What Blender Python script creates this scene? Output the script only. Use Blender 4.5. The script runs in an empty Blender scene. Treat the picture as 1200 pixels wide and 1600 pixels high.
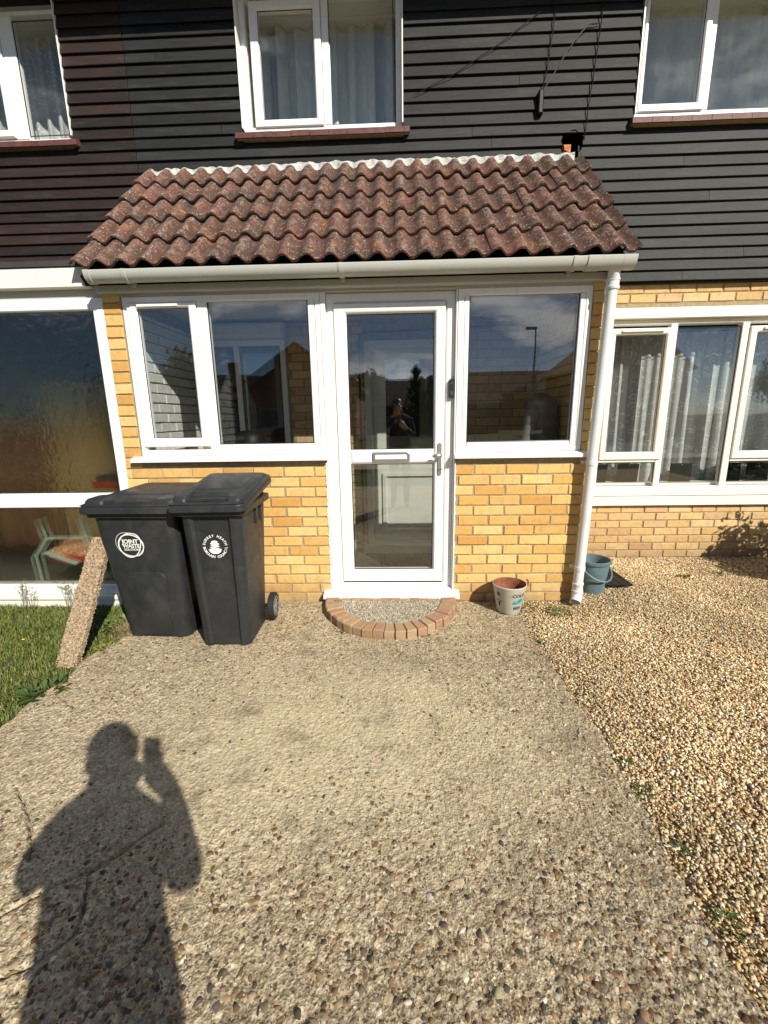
import bpy, bmesh, math, random
import numpy as np
from mathutils import Vector, Matrix

random.seed(7)
rng = np.random.default_rng(11)
sc = bpy.context.scene
COL = sc.collection
R = math.radians

# ------------------------------------------------------------------ camera, sky, sun, exposure
CP = Vector((0.0, -3.0819, 1.3852))
FW = Vector((-0.0338001, 0.97586941, -0.21572307))
RT = Vector((0.99938948, 0.03109208, -0.01593552))
UP = Vector((0.0088437, 0.21612999, 0.97632454))
cd = bpy.data.cameras.new('camera')
cam = bpy.data.objects.new('camera', cd)
COL.objects.link(cam)
m = Matrix.Identity(4)
for i in range(3):
    m[i][0] = RT[i]; m[i][1] = UP[i]; m[i][2] = -FW[i]; m[i][3] = CP[i]
cam.matrix_world = m
cd.sensor_fit = 'HORIZONTAL'; cd.sensor_width = 36.0; cd.lens = 36.0 * 670 / 1200
cd.clip_start = 0.005; cd.clip_end = 2000
# the render is 3:4; the horizontal fit follows the width of a portrait picture
sc.camera = cam

TOSUN = Vector((1.115, -1.615, 1.385)).normalized()
world = bpy.data.worlds.new('World'); sc.world = world
world.use_nodes = True
wt = world.node_tree; wt.nodes.clear()
wo = wt.nodes.new('ShaderNodeOutputWorld'); wb = wt.nodes.new('ShaderNodeBackground')
sky = wt.nodes.new('ShaderNodeTexSky'); sky.sky_type = 'NISHITA'; sky.sun_disc = False
sky.sun_elevation = math.asin(TOSUN.z); sky.sun_rotation = math.atan2(TOSUN.x, TOSUN.y)
sky.air_density = 0.8; sky.dust_density = 0.05; sky.ozone_density = 4.0
tc = wt.nodes.new('ShaderNodeTexCoord'); mp = wt.nodes.new('ShaderNodeMapping')
mp.inputs['Scale'].default_value = (1.0, 1.0, 2.4); mp.inputs['Location'].default_value = (0.35, 0.0, 0.2)
nz = wt.nodes.new('ShaderNodeTexNoise'); nz.inputs['Scale'].default_value = 4.2
nz.inputs['Detail'].default_value = 9; nz.inputs['Roughness'].default_value = 0.56
nz.inputs['Distortion'].default_value = 0.25
cr = wt.nodes.new('ShaderNodeValToRGB')
cr.color_ramp.elements[0].position = 0.53; cr.color_ramp.elements[0].color = (0, 0, 0, 1)
cr.color_ramp.elements[1].position = 0.63; cr.color_ramp.elements[1].color = (0.9, 0.9, 0.9, 1)
mx = wt.nodes.new('ShaderNodeMix'); mx.data_type = 'RGBA'
mx.inputs[7].default_value = (16.0, 16.4, 17.0, 1)
wt.links.new(tc.outputs['Generated'], mp.inputs['Vector']); wt.links.new(mp.outputs[0], nz.inputs['Vector'])
wt.links.new(nz.outputs['Fac'], cr.inputs['Fac']); wt.links.new(cr.outputs['Color'], mx.inputs[0])
wt.links.new(sky.outputs['Color'], mx.inputs[6]); wt.links.new(mx.outputs[2], wb.inputs['Color'])
wb.inputs['Strength'].default_value = 0.05
wt.links.new(wb.outputs[0], wo.inputs['Surface'])

sd = bpy.data.lights.new('sun', 'SUN'); sd.energy = 4.8; sd.angle = R(0.55); sd.color = (1.0, 0.93, 0.80)
sun = bpy.data.objects.new('sun', sd); COL.objects.link(sun)
sun.rotation_euler = (-TOSUN).to_track_quat('-Z', 'Y').to_euler(); sun.location = TOSUN * 30
sc.view_settings.view_transform = 'Standard'; sc.view_settings.look = 'None'
sc.view_settings.gamma = 1.0; sc.view_settings.use_curve_mapping = False
sc.view_settings.exposure = 0.5

# ------------------------------------------------------------------ material helpers
def mat(name, rough=0.7, spec=0.4):
    mt = bpy.data.materials.new(name); mt.use_nodes = True
    nt = mt.node_tree
    b = nt.nodes['Principled BSDF']
    b.inputs['Roughness'].default_value = rough
    b.inputs['Specular IOR Level'].default_value = spec
    return mt, nt, b

def c4(c): return (c[0], c[1], c[2], 1.0)
def L(nt, a, b): nt.links.new(a, b)

def pos(nt, scale=(1, 1, 1), obj=False):
    if obj:
        g = nt.nodes.new('ShaderNodeTexCoord').outputs['Object']
    else:
        g = nt.nodes.new('ShaderNodeNewGeometry').outputs['Position']
    mpn = nt.nodes.new('ShaderNodeMapping'); mpn.inputs['Scale'].default_value = scale
    L(nt, g, mpn.inputs['Vector'])
    return mpn.outputs[0]

def noise_t(nt, vec, scale, detail=5, rough=0.6, dist=0.0):
    n = nt.nodes.new('ShaderNodeTexNoise')
    n.inputs['Scale'].default_value = scale; n.inputs['Detail'].default_value = detail
    n.inputs['Roughness'].default_value = rough; n.inputs['Distortion'].default_value = dist
    L(nt, vec, n.inputs['Vector'])
    return n.outputs['Fac']

def ramp(nt, fac, stops, interp='LINEAR'):
    r = nt.nodes.new('ShaderNodeValToRGB'); e = r.color_ramp.elements
    r.color_ramp.interpolation = interp
    while len(e) < len(stops): e.new(0.5)
    for k, (p_, c_) in enumerate(stops):
        e[k].position = p_
        e[k].color = c4(c_) if hasattr(c_, '__len__') else (c_, c_, c_, 1)
    L(nt, fac, r.inputs['Fac'])
    return r.outputs['Color']

def mixc(nt, fac, a, b, blend='MIX'):
    x = nt.nodes.new('ShaderNodeMix'); x.data_type = 'RGBA'; x.blend_type = blend
    for s, v in ((0, fac), (6, a), (7, b)):
        if isinstance(v, (int, float)): x.inputs[s].default_value = v if s == 0 else (v, v, v, 1)
        elif isinstance(v, (tuple, list)): x.inputs[s].default_value = c4(v)
        else: L(nt, v, x.inputs[s])
    return x.outputs[2]

def bump(nt, b, h, strength=0.3, dist=0.01):
    n = nt.nodes.new('ShaderNodeBump'); n.inputs['Strength'].default_value = strength
    n.inputs['Distance'].default_value = dist
    L(nt, h, n.inputs['Height']); L(nt, n.outputs[0], b.inputs['Normal'])
    return n

def rand(nt): return nt.nodes.new('ShaderNodeObjectInfo').outputs['Random']
def attr(nt, nm):
    a = nt.nodes.new('ShaderNodeAttribute'); a.attribute_name = nm
    return a.outputs['Color']

def plain(name, col, rough=0.5, spec=0.4, var=0.12, scale=6.0, bmp=0.0, bscale=80, stretch=(1, 1, 1), metallic=0.0):
    mt, nt, b = mat(name, rough, spec)
    p = pos(nt, stretch)
    n = noise_t(nt, p, scale, 6, 0.65)
    lo = tuple(max(0, x * (1 - var)) for x in col); hi = tuple(min(1, x * (1 + var)) for x in col)
    L(nt, ramp(nt, n, [(0.3, lo), (0.7, hi)]), b.inputs['Base Color'])
    b.inputs['Metallic'].default_value = metallic
    if bmp: bump(nt, b, noise_t(nt, p, bscale, 4, 0.6), bmp, 0.004)
    return mt

MT = {}
def brick_mat(name, cols, grime=0.35):
    mt, nt, b = mat(name, 0.9, 0.15)
    p = pos(nt)
    base = ramp(nt, rand(nt), [(k / (len(cols) - 1), c) for k, c in enumerate(cols)])
    n1 = noise_t(nt, p, 26, 6, 0.7)
    base = mixc(nt, 0.75, base, ramp(nt, n1, [(0.25, 0.55), (0.5, 0.98), (0.75, 1.0)]), 'MULTIPLY')
    n2 = noise_t(nt, p, 9, 4, 0.6)
    base = mixc(nt, ramp(nt, n2, [(0.55, 0.0), (0.75, grime)]), base, (0.36, 0.16, 0.06))
    n3 = noise_t(nt, p, 130, 3, 0.5)
    base = mixc(nt, ramp(nt, n3, [(0.66, 0.0), (0.72, 0.6)]), base, (0.10, 0.06, 0.03))
    n9 = noise_t(nt, p, 17, 7, 0.8)
    base = mixc(nt, ramp(nt, n9, [(0.62, 0.0), (0.78, 0.55)]), base, (0.70, 0.62, 0.48))
    # ground splash: a dirty grey-brown band of its own on the lowest courses
    sep = nt.nodes.new('ShaderNodeSeparateXYZ'); L(nt, p, sep.inputs[0])
    damp = nt.nodes.new('ShaderNodeMath'); damp.operation = 'MULTIPLY_ADD'
    damp.inputs[1].default_value = -5.0; damp.inputs[2].default_value = 1.15
    L(nt, sep.outputs['Z'], damp.inputs[0])
    dm = nt.nodes.new('ShaderNodeMath'); dm.operation = 'MULTIPLY'; dm.use_clamp = True
    L(nt, damp.outputs[0], dm.inputs[0]); L(nt, n2, dm.inputs[1])
    base = mixc(nt, dm.outputs[0], base, (0.20, 0.15, 0.10))
    L(nt, base, b.inputs['Base Color'])
    hh = mixc(nt, 0.5, noise_t(nt, p, 60, 5, 0.7), noise_t(nt, p, 240, 3, 0.6))
    bump(nt, b, hh, 0.45, 0.004)
    return mt
MT['brick'] = brick_mat('yellow_brick', [(0.60, 0.36, 0.115), (0.68, 0.46, 0.175), (0.72, 0.51, 0.22), (0.65, 0.42, 0.15), (0.54, 0.29, 0.085), (0.70, 0.49, 0.20), (0.62, 0.35, 0.11)])
MT['brick2'] = brick_mat('weathered_brick', [(0.54, 0.36, 0.155), (0.64, 0.45, 0.21), (0.52, 0.35, 0.19), (0.68, 0.50, 0.26), (0.46, 0.29, 0.14), (0.60, 0.40, 0.18)], 0.5)
MT['stepbrick'] = brick_mat('step_brick', [(0.46, 0.30, 0.165), (0.54, 0.37, 0.22), (0.42, 0.25, 0.14), (0.48, 0.26, 0.17), (0.50, 0.35, 0.21)], 0.5)
MT['mortar'] = plain('mortar', (0.33, 0.26, 0.16), 0.95, 0.1, 0.25, 30, 0.6, 160)
MT['whitebrick'] = plain('painted_brick', (0.72, 0.72, 0.69), 0.7, 0.3, 0.12, 20, 0.3, 120)

# white plastic with faint dirt
def white_pvc(name, col, rough=0.3, dirt=0.25):
    mt, nt, b = mat(name, rough, 0.45)
    p = pos(nt)
    n = noise_t(nt, pos(nt, (1, 1, 0.25)), 22, 6, 0.7)
    base = mixc(nt, ramp(nt, n, [(0.55, 0.0), (0.8, dirt)]), col, (0.42, 0.40, 0.34))
    n3 = noise_t(nt, p, 210, 2, 0.5)
    base = mixc(nt, ramp(nt, n3, [(0.70, 0.0), (0.74, 0.35)]), base, (0.25, 0.22, 0.18))
    L(nt, base, b.inputs['Base Color'])
    L(nt, ramp(nt, n, [(0.3, rough * 0.8), (0.8, min(1, rough * 1.7))]), b.inputs['Roughness'])
    bump(nt, b, noise_t(nt, p, 9, 2, 0.5), 0.08, 0.004)
    return mt
MT['pvc'] = white_pvc('white_plastic', (0.80, 0.80, 0.78), 0.3, 0.42)
MT['pvc_old'] = white_pvc('old_white_plastic', (0.74, 0.73, 0.66), 0.4, 0.6)
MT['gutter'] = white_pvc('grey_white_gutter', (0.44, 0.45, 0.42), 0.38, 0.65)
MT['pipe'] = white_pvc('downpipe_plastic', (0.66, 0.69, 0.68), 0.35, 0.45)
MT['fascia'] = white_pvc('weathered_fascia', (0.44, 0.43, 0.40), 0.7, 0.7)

def peeling(name):
    mt, nt, b = mat(name, 0.55, 0.35)
    p = pos(nt)
    n = noise_t(nt, pos(nt, (1, 1, 2.2)), 14, 8, 0.75)
    sep = nt.nodes.new('ShaderNodeSeparateXYZ'); L(nt, p, sep.inputs[0])
    base = mixc(nt, ramp(nt, n, [(0.68, 0.0), (0.70, 1.0)]), (0.74, 0.73, 0.67), (0.16, 0.12, 0.09))
    L(nt, base, b.inputs['Base Color']); bump(nt, b, n, 0.35, 0.004)
    return mt
MT['peeling'] = peeling('peeling_white_paint')

def clad(name, c1, c2):
    mt, nt, b = mat(name, 0.62, 0.35)
    g = pos(nt, (0.55, 1, 9))
    n = noise_t(nt, g, 8, 8, 0.75)
    base = mixc(nt, ramp(nt, n, [(0.3, 0.0), (0.72, 1.0)]), c1, c2)
    hv = nt.nodes.new('ShaderNodeMath'); hv.operation = 'MULTIPLY_ADD'
    hv.inputs[1].default_value = 1.0; hv.inputs[2].default_value = 0.55
    L(nt, rand(nt), hv.inputs[0])
    cm = nt.nodes.new('ShaderNodeCombineColor')
    for k in range(3): L(nt, hv.outputs[0], cm.inputs[k])
    base = mixc(nt, 1.0, base, cm.outputs[0], 'MULTIPLY')
    n2 = noise_t(nt, pos(nt, (0.35, 1, 3.0)), 7.0, 9, 0.82)
    base = mixc(nt, ramp(nt, n2, [(0.52, 0.0), (0.74, 0.65)]), base, (0.060, 0.061, 0.060))
    n3 = noise_t(nt, pos(nt, (0.5, 1, 2.0)), 34, 5, 0.7)
    base = mixc(nt, ramp(nt, n3, [(0.68, 0.0), (0.76, 0.6)]), base, (0.12, 0.11, 0.095))
    n5 = noise_t(nt, pos(nt, (1, 1, 0.35)), 2.3, 5, 0.6)
    base = mixc(nt, 0.7, base, ramp(nt, n5, [(0.3, 0.55), (0.7, 1.0)]), 'MULTIPLY')
    L(nt, base, b.inputs['Base Color'])
    bump(nt, b, noise_t(nt, pos(nt, (0.7, 1, 14)), 26, 6, 0.75), 0.5, 0.004)
    return mt
MT['clad'] = clad('charcoal_cladding', (0.0062, 0.0070, 0.0080), (0.0190, 0.0208, 0.0225))
MT['clad_brown'] = clad('brown_stained_cladding', (0.008, 0.0050, 0.0044), (0.034, 0.0165, 0.013))
MT['black'] = plain('black_void', (0.006, 0.006, 0.006), 0.9, 0.05)

def tile_mat():
    mt, nt, b = mat('concrete_roof_tile', 0.85, 0.25)
    p = pos(nt)
    base = ramp(nt, rand(nt), [(0, (0.115, 0.045, 0.032)), (0.35, (0.160, 0.060, 0.042)), (0.7, (0.100, 0.043, 0.032)), (1, (0.190, 0.068, 0.046))])
    n1 = noise_t(nt, p, 9, 8, 0.75)
    base = mixc(nt, ramp(nt, n1, [(0.38, 0.0), (0.60, 0.92)]), base, (0.045, 0.033, 0.028))
    n4 = noise_t(nt, p, 6.5, 6, 0.65)
    base = mixc(nt, ramp(nt, n4, [(0.55, 0.0), (0.68, 0.6)]), base, (0.24, 0.095, 0.060))
    n2 = noise_t(nt, pos(nt, (1.5, 0.75, 0.75)), 34, 7, 0.8, 0.15)
    base = mixc(nt, ramp(nt, n2, [(0.56, 0.0), (0.68, 0.7)]), base, (0.27, 0.22, 0.175))
    cst = nt.nodes.new('ShaderNodeSeparateColor'); L(nt, attr(nt, 'Col'), cst.inputs[0])  # by roll height: pale lichen paints the crest highlights, troughs are painted darker
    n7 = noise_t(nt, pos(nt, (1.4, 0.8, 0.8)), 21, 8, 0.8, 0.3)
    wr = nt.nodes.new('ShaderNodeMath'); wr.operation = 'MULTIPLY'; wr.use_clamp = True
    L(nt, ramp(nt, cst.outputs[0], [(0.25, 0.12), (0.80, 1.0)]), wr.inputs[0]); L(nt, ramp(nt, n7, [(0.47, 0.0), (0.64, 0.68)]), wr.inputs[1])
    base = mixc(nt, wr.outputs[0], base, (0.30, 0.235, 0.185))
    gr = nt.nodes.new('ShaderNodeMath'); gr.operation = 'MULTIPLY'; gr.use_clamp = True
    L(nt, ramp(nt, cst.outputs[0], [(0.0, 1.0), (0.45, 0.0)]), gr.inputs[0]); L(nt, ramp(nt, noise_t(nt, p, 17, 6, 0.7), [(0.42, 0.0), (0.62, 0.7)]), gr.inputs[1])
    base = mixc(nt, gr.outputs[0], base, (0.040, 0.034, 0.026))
    n5 = noise_t(nt, p, 75, 3, 0.55)
    base = mixc(nt, ramp(nt, n5, [(0.64, 0.0), (0.67, 0.85)]), base, (0.52, 0.50, 0.44))
    n6 = noise_t(nt, p, 5.5, 3, 0.5)
    sp = nt.nodes.new('ShaderNodeMath'); sp.operation = 'MULTIPLY'
    L(nt, ramp(nt, n6, [(0.63, 0.0), (0.68, 1.0)]), sp.inputs[0]); L(nt, ramp(nt, n2, [(0.5, 0.0), (0.6, 0.8)]), sp.inputs[1])
    base = mixc(nt, sp.outputs[0], base, (0.36, 0.17, 0.035))
    L(nt, base, b.inputs['Base Color'])
    hh = mixc(nt, 0.5, noise_t(nt, p, 40, 5, 0.7), noise_t(nt, p, 170, 4, 0.65))
    bump(nt, b, hh, 0.65, 0.006)
    return mt
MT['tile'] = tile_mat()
def lead_mat():
    mt, nt, b = mat('white_mortar_flashing', 0.8, 0.3)
    n = noise_t(nt, pos(nt), 25, 8, 0.75)
    L(nt, ramp(nt, n, [(0.3, (0.14, 0.14, 0.14)), (0.47, (0.42, 0.42, 0.41)), (0.7, (0.66, 0.66, 0.64))]), b.inputs['Base Color'])
    bump(nt, b, n, 0.7, 0.01)
    return mt
MT['flash'] = lead_mat()
MT['silltile'] = plain('dark_red_sill_tile', (0.105, 0.038, 0.036), 0.6, 0.4, 0.45, 14, 0.4, 90)

def glass(name, tint=(0.86, 0.88, 0.87), ior=1.75, ripple=0.0, rscale=25):
    mt = bpy.data.materials.new(name); mt.use_nodes = True
    mt.use_transparent_shadow = True
    nt = mt.node_tree; nt.nodes.clear()
    o = nt.nodes.new('ShaderNodeOutputMaterial'); mxs = nt.nodes.new('ShaderNodeMixShader')
    t = nt.nodes.new('ShaderNodeBsdfTransparent'); t.inputs['Color'].default_value = c4(tint)
    g = nt.nodes.new('ShaderNodeBsdfGlossy'); g.inputs['Roughness'].default_value = 0.0
    lw = nt.nodes.new('ShaderNodeLayerWeight'); lw.inputs['Blend'].default_value = 0.5
    pw = nt.nodes.new('ShaderNodeMath'); pw.operation = 'POWER'; pw.inputs[1].default_value = 5.0
    L(nt, lw.outputs['Facing'], pw.inputs[0])
    f = nt.nodes.new('ShaderNodeMath'); f.operation = 'MULTIPLY_ADD'; f.use_clamp = True
    r0 = ((ior - 1) / (ior + 1)) ** 2
    f.inputs[1].default_value = 1 - r0; f.inputs[2].default_value = r0
    L(nt, pw.outputs[0], f.inputs[0])
    bn = nt.nodes.new('ShaderNodeBump')
    if ripple:
        L(nt, noise_t(nt, pos(nt), rscale, 3, 0.55, 0.8), bn.inputs['Height'])
        bn.inputs['Strength'].default_value = ripple; bn.inputs['Distance'].default_value = 0.02
    else:
        L(nt, noise_t(nt, pos(nt), 2.4, 1, 0.4), bn.inputs['Height'])
        bn.inputs['Strength'].default_value = 0.03; bn.inputs['Distance'].default_value = 0.02
    L(nt, bn.outputs[0], g.inputs['Normal'])
    L(nt, f.outputs[0], mxs.inputs[0]); L(nt, t.outputs[0], mxs.inputs[1]); L(nt, g.outputs[0], mxs.inputs[2])
    L(nt, mxs.outputs[0], o.inputs['Surface'])
    return mt
MT['glass'] = glass('window_glass', (0.94, 0.96, 0.965), 2.15)
MT['glass_up'] = glass('upper_window_glass', (0.97, 0.985, 0.98), 1.9)
def rippled(name, tint, rough, strength, scale, clear):
    """patterned privacy glass: wavy refraction, a little clear transmission, mirror reflection"""
    mt = glass(name, tint, 1.85, strength * 0.10, scale)
    nt = mt.node_tree
    ms = [n for n in nt.nodes if n.type == 'MIX_SHADER'][0]; t = [n for n in nt.nodes if n.type == 'BSDF_TRANSPARENT'][0]
    rf = nt.nodes.new('ShaderNodeBsdfRefraction'); rf.inputs['IOR'].default_value = 1.12; rf.inputs['Roughness'].default_value = rough
    rf.inputs['Color'].default_value = c4(tint)
    bn = nt.nodes.new('ShaderNodeBump'); bn.inputs['Strength'].default_value = strength; bn.inputs['Distance'].default_value = 0.02
    L(nt, noise_t(nt, pos(nt, (1, 1, 0.7)), scale, 3, 0.5, 1.2), bn.inputs['Height']); L(nt, bn.outputs[0], rf.inputs['Normal'])
    m2 = nt.nodes.new('ShaderNodeMixShader'); m2.inputs[0].default_value = clear
    L(nt, rf.outputs[0], m2.inputs[1]); L(nt, t.outputs[0], m2.inputs[2]); L(nt, m2.outputs[0], ms.inputs[1])
    return mt
MT['glass_obs'] = rippled('rippled_glass', (0.88, 0.86, 0.78), 0.24, 1.0, 15, 0.12)
MT['glass_low'] = rippled('lightly_rippled_glass', (0.90, 0.90, 0.86), 0.02, 0.10, 22, 0.6)

def bin_mat():
    mt, nt, b = mat('black_bin_plastic', 0.48, 0.42)
    p = pos(nt)
    n = noise_t(nt, p, 5, 8, 0.75)
    base = ramp(nt, n, [(0.35, (0.016, 0.018, 0.020)), (0.7, (0.030, 0.033, 0.036))])
    sc1 = noise_t(nt, pos(nt, (14, 14, 1.5)), 9, 4, 0.7)
    base = mixc(nt, ramp(nt, sc1, [(0.66, 0.0), (0.74, 0.3)]), base, (0.11, 0.11, 0.11))
    dst = noise_t(nt, p, 3.0, 7, 0.75)
    base = mixc(nt, ramp(nt, dst, [(0.52, 0.0), (0.75, 0.28)]), base, (0.13, 0.12, 0.10))
    L(nt, base, b.inputs['Base Color'])
    L(nt, ramp(nt, noise_t(nt, p, 13, 6, 0.7), [(0.3, 0.36), (0.7, 0.62)]), b.inputs['Roughness'])
    bump(nt, b, noise_t(nt, p, 420, 2, 0.5), 0.12, 0.001)
    return mt
MT['bin'] = bin_mat()
MT['print'] = plain('white_print', (0.78, 0.79, 0.78), 0.6, 0.2, 0.06)
MT['tyre'] = plain('black_tyre', (0.022, 0.022, 0.022), 0.8, 0.2, 0.3, 20)
MT['hub'] = plain('grey_hub', (0.16, 0.16, 0.165), 0.5, 0.4, 0.2, 20)
MT['metal'] = plain('satin_metal', (0.50, 0.50, 0.49), 0.35, 0.5, 0.1, 20, metallic=0.85)
MT['bell'] = plain('dark_doorbell', (0.018, 0.02, 0.024), 0.35, 0.5)
MT['bell_face'] = plain('doorbell_button', (0.06, 0.07, 0.09), 0.25, 0.5)

def tan_agg():
    mt, nt, b = mat('exposed_aggregate', 0.9, 0.2)
    p = pos(nt)
    v = nt.nodes.new('ShaderNodeTexVoronoi'); v.inputs['Scale'].default_value = 95; L(nt, p, v.inputs['Vector'])
    w = ramp(nt, v.outputs['Color'], [(0.15, (0.10, 0.06, 0.04)), (0.35, (0.34, 0.24, 0.14)), (0.5, (0.42, 0.34, 0.24)), (0.62, (0.24, 0.13, 0.07)), (0.8, (0.48, 0.40, 0.29))])
    L(nt, mixc(nt, 0.35, w, (0.30, 0.24, 0.17)), b.inputs['Base Color'])
    bump(nt, b, v.outputs['Distance'], 0.9, 0.006)
    return mt
MT['agg'] = tan_agg()

def concrete():
    mt, nt, b = mat('worn_drive_concrete', 0.93, 0.15)
    p = pos(nt)
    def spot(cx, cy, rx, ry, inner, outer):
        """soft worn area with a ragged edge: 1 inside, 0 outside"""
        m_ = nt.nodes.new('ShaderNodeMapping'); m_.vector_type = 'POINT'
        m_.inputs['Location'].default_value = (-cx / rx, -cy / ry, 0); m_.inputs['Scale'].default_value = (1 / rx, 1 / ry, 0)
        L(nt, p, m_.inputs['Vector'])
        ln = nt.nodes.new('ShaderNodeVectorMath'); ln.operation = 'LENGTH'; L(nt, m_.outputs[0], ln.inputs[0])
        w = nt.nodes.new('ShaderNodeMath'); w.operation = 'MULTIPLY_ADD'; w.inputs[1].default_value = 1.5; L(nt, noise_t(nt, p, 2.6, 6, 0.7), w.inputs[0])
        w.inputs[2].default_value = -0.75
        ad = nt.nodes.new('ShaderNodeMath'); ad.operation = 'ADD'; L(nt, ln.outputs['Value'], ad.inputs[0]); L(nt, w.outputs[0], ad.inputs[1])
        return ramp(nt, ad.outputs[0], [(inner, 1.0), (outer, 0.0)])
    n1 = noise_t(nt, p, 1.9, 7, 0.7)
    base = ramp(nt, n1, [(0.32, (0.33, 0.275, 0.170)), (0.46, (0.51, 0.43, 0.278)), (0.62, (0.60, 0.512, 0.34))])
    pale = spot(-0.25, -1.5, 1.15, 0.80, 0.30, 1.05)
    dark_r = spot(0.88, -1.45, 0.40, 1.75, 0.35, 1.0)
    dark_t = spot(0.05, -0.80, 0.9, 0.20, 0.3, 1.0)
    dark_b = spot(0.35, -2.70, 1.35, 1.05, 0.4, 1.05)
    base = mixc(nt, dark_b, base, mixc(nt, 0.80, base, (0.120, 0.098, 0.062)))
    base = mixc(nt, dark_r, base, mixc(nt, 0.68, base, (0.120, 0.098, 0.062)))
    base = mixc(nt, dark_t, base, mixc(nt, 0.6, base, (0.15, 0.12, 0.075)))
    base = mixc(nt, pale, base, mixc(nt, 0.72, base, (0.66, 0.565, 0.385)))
    n2 = noise_t(nt, p, 46, 8, 0.8)
    base = mixc(nt, 0.9, base, ramp(nt, n2, [(0.36, 0.22), (0.47, 0.88), (0.70, 1.0)]), 'MULTIPLY')
    hs = []
    for scl, amt in ((62, 0.40), (150, 0.50)):
        v = nt.nodes.new('ShaderNodeTexVoronoi'); v.inputs['Scale'].default_value = scl; L(nt, p, v.inputs['Vector']); hs.append(v)
        sep = nt.nodes.new('ShaderNodeSeparateColor'); L(nt, v.outputs['Color'], sep.inputs[0])
        sp = ramp(nt, sep.outputs[0], [(0.06, (0.045, 0.036, 0.026)), (0.16, (0.17, 0.10, 0.055)), (0.32, (0.34, 0.265, 0.165)), (0.55, (0.44, 0.36, 0.24)), (0.80, (0.50, 0.42, 0.29)), (0.95, (0.78, 0.68, 0.51))])
        ms_ = nt.nodes.new('ShaderNodeMath'); ms_.operation = 'MULTIPLY'; ms_.inputs[1].default_value = amt
        inv = nt.nodes.new('ShaderNodeMath'); inv.operation = 'MULTIPLY_ADD'; inv.inputs[1].default_value = -0.6; inv.inputs[2].default_value = 1.0; L(nt, pale, inv.inputs[0])
        L(nt, inv.outputs[0], ms_.inputs[0])
        base = mixc(nt, ms_.outputs[0], base, sp)
    n4 = noise_t(nt, p, 4.4, 8, 0.78)
    base = mixc(nt, ramp(nt, n4, [(0.52, 0.0), (0.64, 0.6)]), base, (0.145, 0.123, 0.08))
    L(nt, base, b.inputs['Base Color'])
    hh = mixc(nt, 0.4, mixc(nt, 0.5, noise_t(nt, p, 130, 6, 0.8), hs[1].outputs['Distance']), hs[0].outputs['Distance'])
    bump(nt, b, hh, 1.0, 0.0105)
    return mt
MT['concrete'] = concrete()
def stones_mat(name, rough=0.88, mottling=0.6):
    mt, nt, b = mat(name, rough, 0.15)
    p = pos(nt)
    a = attr(nt, 'Col')
    n = noise_t(nt, p, 160, 4, 0.7)
    L(nt, mixc(nt, mottling, a, ramp(nt, n, [(0.3, 0.62), (0.65, 1.0)]), 'MULTIPLY'), b.inputs['Base Color'])
    bump(nt, b, n, 0.35, 0.002)
    return mt
MT['stones'] = stones_mat('gravel_stones')
MT['pebbles'] = stones_mat('embedded_pebbles', 0.7)
MT['leaf'] = None
def leaf_mat(name, rough=0.55):
    mt, nt, b = mat(name, rough, 0.35)
    L(nt, attr(nt, 'Col'), b.inputs['Base Color'])
    try:
        b.inputs['Transmission Weight'].default_value = 0.0
        b.inputs['Subsurface Weight'].default_value = 0.0
    except Exception: pass
    return mt
MT['leaf'] = leaf_mat('leaves')
MT['soil'] = plain('soil', (0.085, 0.062, 0.038), 0.95, 0.1, 0.5, 20, 0.8, 90)
MT['gravelbed'] = plain('gravel_bed', (0.34, 0.245, 0.135), 0.95, 0.1, 0.5, 60, 0.9, 90)
MT['terrain'] = plain('far_lawn', (0.06, 0.075, 0.03), 0.95, 0.1, 0.4, 0.6)
MT['asphalt'] = plain('asphalt', (0.05, 0.05, 0.052), 0.9, 0.2, 0.2, 3)
MT['darkbrick'] = plain('far_brick', (0.16, 0.085, 0.055), 0.9, 0.2, 0.3, 3)
MT['farroof'] = plain('far_roof', (0.07, 0.05, 0.045), 0.9, 0.2, 0.3, 3)
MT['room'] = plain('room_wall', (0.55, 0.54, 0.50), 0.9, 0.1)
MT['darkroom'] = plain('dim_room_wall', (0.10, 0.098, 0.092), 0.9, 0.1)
MT['ceiling'] = plain('white_ceiling', (0.62, 0.62, 0.60), 0.9, 0.1)
MT['mat'] = plain('brown_floor', (0.07, 0.060, 0.05), 0.95, 0.1, 0.5, 90, 0.7, 300)
MT['innerdoor'] = plain('cream_door_paint', (0.62, 0.61, 0.54), 0.45, 0.4, 0.07)
MT['cable'] = plain('black_cable', (0.008, 0.008, 0.009), 0.5, 0.3)
MT['blueplastic'] = plain('blue_grey_plastic', (0.10, 0.16, 0.185), 0.45, 0.4, 0.25, 14)
MT['rust'] = plain('rusty_inside', (0.20, 0.075, 0.045), 0.85, 0.2, 0.5, 22, 0.4, 120)

def bucket_paint():
    mt, nt, b = mat('worn_white_paint', 0.6, 0.35)
    p = pos(nt)
    n = noise_t(nt, p, 30, 8, 0.75)
    L(nt, mixc(nt, ramp(nt, n, [(0.55, 0.0), (0.72, 0.85)]), (0.50, 0.49, 0.42), (0.20, 0.13, 0.09)), b.inputs['Base Color'])
    return mt
MT['bucketpaint'] = bucket_paint()
MT['teal'] = plain('teal_print', (0.02, 0.26, 0.36), 0.6, 0.3, 0.3, 60)
MT['ink'] = plain('black_print', (0.03, 0.035, 0.04), 0.7, 0.2, 0.3, 60)
def cloth(name, col, transl=0.0):
    mt, nt, b = mat(name, 0.95, 0.1)
    n = noise_t(nt, pos(nt, (1, 1, 0.3)), 40, 4, 0.6)
    L(nt, ramp(nt, n, [(0.3, tuple(x * 0.85 for x in col)), (0.7, col)]), b.inputs['Base Color'])
    return mt
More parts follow.
